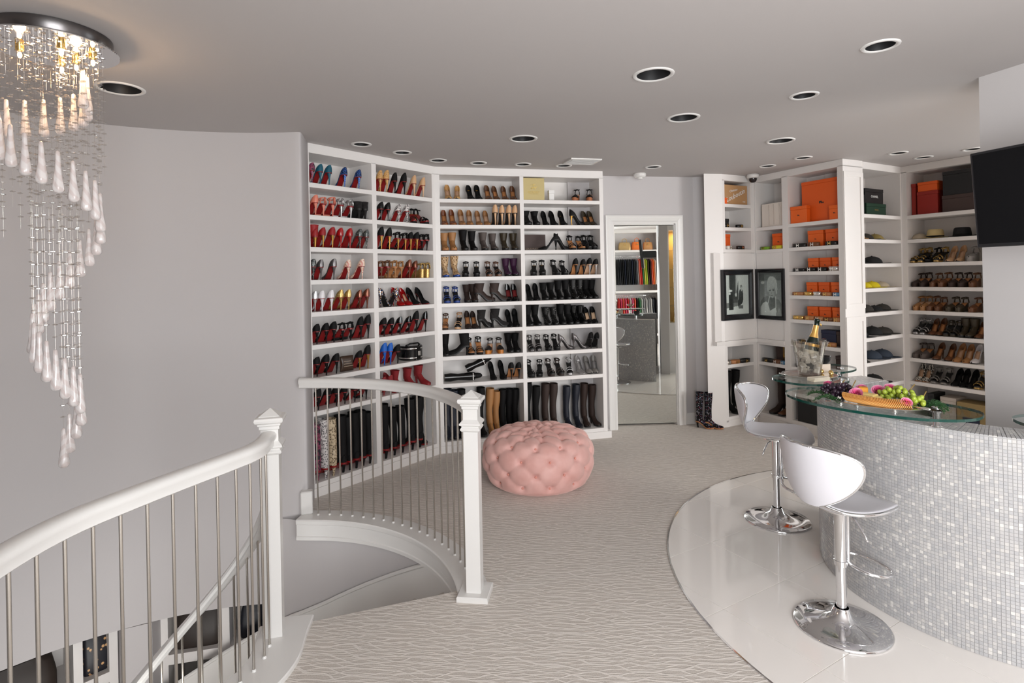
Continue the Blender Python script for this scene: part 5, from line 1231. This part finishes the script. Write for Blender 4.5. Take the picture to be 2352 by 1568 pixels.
def fern(x, y, ang, L_, label, seed):
    rg = random.Random(seed); mb = MB(); st_ = MB(); t = thing('fern_frond', label, 'fern', PW(x,y,0), PAN+R(ang), 'fern leaves round the platter')
    P_ = [(0,0,.006)]+[(L_*f, .02*math.sin(f*3), .010+.026*math.sin(f*PI)) for f in (.25,.5,.75,1)]
    st_.tube(P_, .0012, 5); st_.build('stalk', mat('leaf_green', S(46,84,40)), t, True)
    for i in range(70):
        f = i/70; x_ = L_*f; y_ = .02*math.sin(f*3); z_ = .010+.026*math.sin(f*PI); l_ = .055*(1-f*.75)*rg.uniform(.7,1.1)
        for sgn in (-1,1):
            a = sgn*R(55+rg.uniform(-18,18)); dz = rg.uniform(-.004,.010); d_ = Vector((math.cos(a), math.sin(a), 0)); n__ = Vector((-d_.y, d_.x, 0))*.0022
            p0 = Vector((x_,y_,z_)); p1 = p0+d_*l_*.5+Vector((0,0,dz)); p2 = p0+d_*l_+Vector((0,0,max(dz-.004,-z_+.003)))
            mb.add([tuple(p0),tuple(p1+n__),tuple(p2),tuple(p1-n__),tuple(p1+Vector((0,0,.0015)))], [(0,3,4),(0,4,1),(4,3,2),(1,4,2)])
    stuff(mb.build('leaflets', mat('fern_green', S(34,76,34), .6), t))
fern(-.13,-.045,178,.15,'green fern frond spreading left from under the dark grapes',5); fern(-.10,-.08,205,.12,'green fern frond before the dark grapes',6)
fern(.14,.05,0,.13,'green fern frond spreading right behind the platter',7); fern(.16,.02,-14,.11,'green fern frond beside the silver knife',8)
t = thing('cheese_knife', 'small silver cheese knife at the right end of platter', 'knife', PW(.165,-.05,.0235), PAN+R(-12))
MB().tube([(.0,0,.004),(.03,0,.004),(.065,0,.005),(.072,0,.005)], [.003,.0045,.006,.003], 8).build('handle', M_SILVER, t, True); MB().poly([(-.06,-.006),(0,-.004),(0,.004),(-.05,.010)], .0035, .005).build('blade', M_SILVER, t)

# ---------------------------------------------------------------- champagne
CH = (1.775,3.40)
t = thing('serving_tray', 'round silver tray under the champagne bucket', 'tray', (*CH,GT))
MB().lathe([(.001,.003),(.13,.003),(.150,.008),(.153,.010),(.150,.011),(.128,.006),(.001,.006)], 36).build('dish', M_SILVER, t, 60)
for s in (-1,1): MB().tube([(s*.148,-.03,.010),(s*.172,-.02,.014),(s*.176,0,.015),(s*.172,.02,.014),(s*.148,.03,.010)], .003, 7).build('handle', M_SILVER, t, True)
t = thing('champagne_bucket', 'clear glass champagne bucket filled with ice', 'ice bucket', (*CH,GT+.0065))
MB().lathe([(.001,.0),(.058,.0),(.062,.004),(.092,.200),(.0945,.203),(.092,.205),(.088,.200),(.058,.012),(.001,.012)], 40).build('glass_wall', M_CRYST, t, 60)
for s in (-1,1): MB().bbox(s*.092-.008,s*.092+.008,-.018,.018,.178,.212,.004).build('lug', M_CRYST, t)
M_ICE = mat('cloudy_ice', S(232,230,228), .2); bs(M_ICE).inputs['Transmission Weight'].default_value = .15
ICE = MB().bbox(-.016,.016,-.016,.016,-.014,.014,.004).mesh('ice_cube', 40); rg = random.Random(4); ic = []
while len(ic) < 52:
    z = rg.uniform(.026,.125); r_ = (.042+.030*z/.2)*math.sqrt(rg.random()); a = rg.uniform(0,2*PI); p = Vector((r_*math.cos(a), r_*math.sin(a), z))
    if all((p-q).length > .021 for q in ic): ic.append(p)
    elif rg.random() < .06: ic.append(p)
for p in ic:
    o = inst('ice_cube', ICE, M_ICE, None, (CH[0]+p.x, CH[1]+p.y, GT+.0065+p.z)); tag(o, 'cloudy ice cube piled inside the clear champagne bucket', 'ice cube', 'ice in the champagne bucket'); o.rotation_euler = (rg.uniform(0,3), rg.uniform(0,3), rg.uniform(0,3))
t = thing('champagne_bottle', 'dark green champagne bottle with gold foil leaning in the ice', 'bottle', (CH[0]-.012,CH[1],GT+.045)); t.rotation_euler = (0, R(13), 0)
M_BOT = mat('dark_green_glass', S(10,26,16), .06)
MB().lathe([(.001,0),(.038,0),(.040,.006),(.040,.125),(.036,.155),(.024,.190),(.0165,.215),(.0145,.262),(.0145,.285),(.0165,.287),(.0165,.298),(.013,.301),(.001,.301)], 28).build('glass_body', M_BOT, t, 50)
MB().lathe([(.0412,.045),(.0412,.110)], 28).build('label', mat('pale_label', S(220,216,206), .5), t, True)
MB().lathe([(.0255,.188),(.0182,.214),(.0158,.240),(.0158,.262)], 24).build('gold_foil', mat('gold_foil_wrap', S(214,168,92), .3, .55), t, True)
MB().lathe([(.0400,.134),(.0385,.150)], 24).build('neck_label', mat('gold_foil_wrap', S(214,168,92)), t, True)
MB().tube([(.016,-.004,.276),(.024,-.006,.270),(.026,-.004,.262)], .004, 6).build('foil_tab', mat('gold_foil_wrap', S(214,168,92)), t, True)
for i in range(3):
    o = MB().bbox(-.055,.055,-.028,.028,0,.007,.002).build('paper_napkin', mat('cream_napkin', S(236,226,206), .8), None, False, (1.735,3.225,GT+.0005+i*.0075), R(12+3*i)); tag(o, 'folded cream napkin before the bucket, %s in its stack' % ('bottom','middle','top')[i], 'napkin', 'cream napkins')
t = thing('coupe_glass', 'wide champagne coupe beside the bucket', 'glass', (2.00,3.70,GT))
MB().lathe([(.001,.002),(.034,.0),(.036,.002),(.006,.006),(.004,.05),(.006,.11),(.020,.120),(.046,.140),(.058,.165),(.0565,.165),(.044,.142),(.018,.123),(.001,.121)], 30).build('bowl_and_stem', M_CRYST, t, 60)
MB().lathe([(.001,.124),(.018,.125),(.040,.141)], 24).build('wine', mat('pale_wine', S(214,176,96), .1), t, True)
t = thing('dessert_dish', 'small dark bowl of chocolates behind the bucket', 'bowl', (2.07,3.80,GT))
MB().lathe([(.001,.0),(.03,.0),(.05,.03),(.056,.055),(.053,.055),(.046,.03),(.001,.006)], 28).build('bowl', M_BLACKG, t, 50)
for i, (x, y) in enumerate(((1.875,3.345),(1.895,3.385),(1.86,3.42))):
    o = MB().ell((0,0,.013), (.013,.013,.013), 10, 7).build('gold_chocolate', M_GOLDM, None, True, (x,y,GT+.0065)); tag(o, 'gold wrapped chocolate on silver tray, %s of three' % ('nearest','middle','farthest')[i], 'chocolate', 'gold chocolates')
o = MB().bbox(-.035,.035,-.004,.004,0,.055,.002).build('place_card', mat('cream_card', S(230,214,196), .7), None, False, (1.905,3.46,GT+.0005), R(14)); tag(o, 'cream folded card standing beside the champagne bucket', 'card')

# ---------------------------------------------------------------- chandelier
CC = (-1.925,2.40)
ch = thing('spiral_chandelier', 'spiral crystal chandelier of white glass drops over the stairwell', 'chandelier', (*CC,CEIL))
M_DCHROME = mat('dark_chrome', (.16,.15,.15), .28, 1.0)
MB().lathe([(.001,-.001),(.205,-.001),(.210,-.004),(.210,-.050),(.206,-.054),(.001,-.054)], 64).build('canopy', M_DCHROME, ch, 50)
MB().lathe([(.001,-.058),(.232,-.058),(.234,-.061),(.232,-.064),(.001,-.064)], 64).build('mirror_plate', M_CHROME, ch, 50)
TAB = [(0,25,-.135,.10),(8,180,-.27,.205),(19,360,-.62,.165),(29,540,-1.10,.085),(38,720,-1.44,.085),(42,830,-1.675,.025)]     # index, angle, top height, radius
rows = [[(-.0,z),(.0045,z)] for z in ()]
DROP = MB(); pr_ = [(.001,0),(.007,-.004),(.0085,-.03),(.0105,-.07),(.0150,-.115),(.0190,-.145),(.0185,-.158),(.0125,-.167),(.001,-.170)]
nn = 18; DROP.loft([[(r_*(1+.10*math.cos(6*(2*PI*j/nn)+z_*40))*math.cos(2*PI*j/nn), r_*(1+.10*math.cos(6*(2*PI*j/nn)+z_*40))*math.sin(2*PI*j/nn), z_) for j in range(nn)] for r_, z_ in pr_])
DROP = DROP.mesh('glass_drop', True)
M_DROP = mat('white_swirl_glass', S(232,222,220), .12); bs(M_DROP).inputs['Transmission Weight'].default_value = .25
w_ = nd(M_DROP, 'ShaderNodeTexWave', Scale=14.0, Distortion=1.0); w_.bands_direction = 'DIAGONAL'; lk(M_DROP, objco(M_DROP), w_.inputs['Vector']); r_ = ramp(M_DROP, [(.3,S(232,220,217)),(.6,S(242,236,234))], w_.outputs['Fac']); lk(M_DROP, r_.outputs[0], bs(M_DROP).inputs['Base Color'])
M_BEAD = glassmat('crystal_bead', (.93,.90,.86), .42, .08)
def strand(x, y, ztop, zend, seed):
    rg = random.Random(seed); mb = MB(); mb.tube([(x,y,ztop),(x,y,zend)], .0004, 4)
    z = ztop - rg.uniform(.0,.02)
    while z > zend+.02:
        n = 6; a0 = rg.uniform(0,1)
        rings = [[(x+r_*math.cos(2*PI*j/n+a0), y+r_*math.sin(2*PI*j/n+a0), z+h_) for j in range(n)] for r_, h_ in ((.001,-.0042),(.0105,-.0013),(.0105,.0013),(.001,.0042))]
        mb.loft(rings, False); z -= .050
    mb.build('bead_strand', M_BEAD, ch)
for i in range(43):
    for q in range(len(TAB)-1):
        if TAB[q][0] <= i <= TAB[q+1][0]:
            f = (i-TAB[q][0])/(TAB[q+1][0]-TAB[q][0]); an, z, r_ = [TAB[q][k]+(TAB[q+1][k]-TAB[q][k])*f for k in (1,2,3)]; break
    x, y = r_*math.cos(R(an)), r_*math.sin(R(an))
    inst('glass_drop', DROP, M_DROP, ch, (x,y,z), R(an)); strand(x, y, -.064, z, i)
for i in range(26):
    a = i*2.399; r_ = .04+.15*math.sqrt(i/26); strand(r_*math.cos(a), r_*math.sin(a), -.064, -.45-.45*((i*7)%11)/11, 100+i)
M_BULB = mat('warm_lamp', (1,.75,.4), .3); bs(M_BULB).inputs['Emission Color'].default_value = (1,.62,.28,1); bs(M_BULB).inputs['Emission Strength'].default_value = 14
for i, (x, y) in enumerate(((-.10,-.05),(.08,-.06),(.02,.10),(-.06,.12),(.13,.05))):
    MB().lathe([(.015,-.064),(.015,-.084),(.012,-.088),(.001,-.088)], 16, (x,y,0)).build('lamp_socket', M_GOLDM, ch, 40)
    MB().ell((x,y,-.104), (.008,.008,.014), 10, 7).build('bulb', M_BULB, ch, True)
    l = bpy.data.lights.new('chandelier_lamp', 'POINT'); l.energy = 1.1; l.color = (1,.66,.36); l.shadow_soft_size = .02
    lo = bpy.data.objects.new('chandelier_lamp', l); COL.objects.link(lo); lo.location = (CC[0]+x, CC[1]+y, CEIL-.14)

# ---------------------------------------------------------------- what the mirror shows: wardrobe and display cabinet
WP, WQ = (2.62,-.88), (4.42,-.80); WAng = math.atan2(WQ[1]-WP[1], WQ[0]-WP[0]) + PI
wd = thing('open_wardrobe', 'white open wardrobe of clothes and handbags reflected in the mirror', 'wardrobe', (*WQ,0), WAng)
WL = math.hypot(WQ[0]-WP[0], WQ[1]-WP[1])
MB().box(0,WL,.40,.42,0,CEIL-.001).build('back_panel', M_WHITE, wd)
for x in (0,.44,1.52,WL-.04): MB().box(x,x+.04,0,.40,0,CEIL-.001).build('stile', M_WHITE, wd)
for x0, x1 in ((.04,.44),(.48,1.52),(1.56,WL-.04)):
    for z in (2.25,1.28,.25): MB().box(x0,x1,0,.40,z-.05,z).build('shelf', M_WHITE, wd)
    MB().box(x0,x1,0,.40,2.66,CEIL-.001).build('top_rail', M_WHITE, wd)
    for z in (2.10,1.16): MB().tube([(x0,.2,z),(x1,.2,z)], .012, 8).build('clothes_rail', M_CHROME, wd, True)
def WW(x, y, z): return (WQ[0]+math.cos(WAng)*x-math.sin(WAng)*y, WQ[1]+math.sin(WAng)*x+math.cos(WAng)*y, z)
def garment(h, w):
    r = []
    for f, k, d in ((0,.10,.010),(.04,.5,.014),(.10,.95,.016),(.4,.9,.018),(.8,1.0,.022),(1,1.05,.022)):
        r.append([(d*math.cos(2*PI*j/12)+.006*math.sin(5*f), w/2*k*math.sin(2*PI*j/12)*(1+.04*math.sin(7*f)), -.06-h*f) for j in range(12)])
    return MB().loft(r).mesh('cloth', True)
GM = {'l':garment(.62,.36), 's':garment(.50,.34)}; HOOK = MB().tube([(0,0,0),(0,.012,.012),(0,0,.022),(0,-.012,.014),(0,0,-.03),(0,0,-.06)], .002, 5).mesh('hanger_hook', True)
GCOL = {'black':S(20,20,24),'navy':S(30,36,56),'charcoal':S(52,54,60),'grey':S(150,150,152),'red':S(196,40,36),'lime':S(166,190,60),'yellow':S(226,206,90),'coral':S(232,110,86),'pink':S(226,90,130),'white':S(226,224,220),'orange':S(232,120,50),'green':S(60,130,80),'brown':S(70,44,38)}
for rail, zr, kind, seq in (('upper',2.10,'l',['white','orange','coral','black','brown','lime','yellow','green','red','coral','grey','charcoal','black','navy','black','charcoal','black','navy','black','black','charcoal','black']),
                            ('lower',1.16,'s',['black','charcoal','white','grey','white','grey','white','green','black','coral','pink','white','red','pink','coral','pink','red'])):
    for i, c in enumerate(seq):
        x = .54+.94*i/len(seq)
        t = thing('hanging_garment', '%s garment on %s rail, %s in the mirror' % (c, rail, ('leftmost','second','third','fourth','fifth','sixth','seventh','eighth','ninth','tenth','eleventh','twelfth','thirteenth','fourteenth','fifteenth','sixteenth','seventeenth','eighteenth','nineteenth','twentieth','21st','22nd')[len(seq)-1-i] + ('' if i == len(seq)-1 else ' from left')), 'garment', WW(x,.2,zr), WAng, 'clothes seen in the mirror')
        inst('cloth', GM[kind], mat('garment_'+c, GCOL[c], .7), t); inst('hanger_hook', HOOK, M_CHROME, t)
def mbag(x, z, w, h, m, label):
    t = thing('handbag', label, 'handbag', WW(x,.16,z), WAng, 'handbags seen in the mirror')
    MB().loft([[(w/2*k*math.copysign(abs(math.cos(2*PI*j/16))**.4, math.cos(2*PI*j/16)), .07*d*math.copysign(abs(math.sin(2*PI*j/16))**.5, math.sin(2*PI*j/16)), h*f) for j in range(16)] for f, k, d in ((0,.96,1),(.3,1,1),(.75,.92,.8),(1,.78,.5))]).build('body', m, t, 60)
    MB().tube([(-w*.2,0,h*.96),(-w*.17,0,h*1.35),(0,0,h*1.5),(w*.17,0,h*1.35),(w*.2,0,h*.96)], .008, 6).build('handle', m, t, True)
    MB().box(-.02,.02,-.075,-.066,h*.6,h*.75).build('clasp', M_GOLDM, t)
mbag(.70,2.25,.24,.19,mat('tan_bag', S(196,140,84), .4),'tan handbag at right on the shelf reflected in mirror'); mbag(.96,2.25,.26,.20,mat('orange_bag', S(236,120,44), .35),'orange handbag in the middle of the reflected shelf'); mbag(1.26,2.25,.30,.19,mat('gold_bag', S(196,164,110), .3, .4),'gold handbag at left on the reflected shelf')
DP, DQ = (2.80,3.06), (3.38,3.12); DA = math.atan2(DQ[1]-DP[1], DQ[0]-DP[0]) + PI; DL = math.hypot(DQ[0]-DP[0], DQ[1]-DP[1])
dc = thing('display_cabinet', 'white display cabinet with glass shelves reflected at right of mirror', 'cabinet', (*DQ,0), DA)
MB().box(0,DL,.28,.30,0,CEIL-.001).build('back_panel', mat('warm_cabinet_back', S(220,178,110), .6), dc); MB().box(0,.07,0,.28,0,CEIL-.001).build('stile', M_WHITE, dc); MB().box(DL-.05,DL,0,.28,0,CEIL-.001).build('stile', M_WHITE, dc)
MB().box(.07,DL-.05,0,.28,0,.84).build('base_cupboard', M_WHITE, dc); MB().box(.07,DL-.05,0,.28,2.40,CEIL-.001).build('top_panel', M_WHITE, dc)
for z in (2.07,1.75,1.44,1.13): MB().box(.072,DL-.052,.01,.275,z-.008,z).build('glass_shelf', M_GLASS, dc)
def DW(x, y, z): return (DQ[0]+math.cos(DA)*x-math.sin(DA)*y, DQ[1]+math.sin(DA)*x+math.cos(DA)*y, z)
for i, (x, z, m_) in enumerate(((.18,.84,M_GOLDM),(.30,.84,M_GOLDM),(.42,.84,M_GOLDM),(.22,1.44,M_CRYST),(.38,1.44,M_CRYST),(.24,1.75,M_GOLDM),(.40,1.75,M_GOLDM),(.24,2.07,M_CRYST),(.40,2.07,M_CRYST))):
    t = thing('ornament_vase', '%s vase ornament, %s in the reflected display cabinet' % ('gold' if m_ is M_GOLDM else 'crystal', ORD[i]), 'vase', DW(x,.14,z), 0, 'ornaments in the display cabinet')
    MB().lathe([(.001,.0),(.04,.0),(.042,.02),(.030,.07),(.014,.13),(.012,.19),(.018,.20),(.001,.20)], 16).build('body', m_, t, True); MB().lathe([(.012,.2005),(.016,.206),(.008,.216),(.001,.226)], 12).build('stopper', m_, t, True)
area('display_lamp', DW(.25,.12,2.38), (0,0,0), .3, .15, 4, (1,.75,.4))
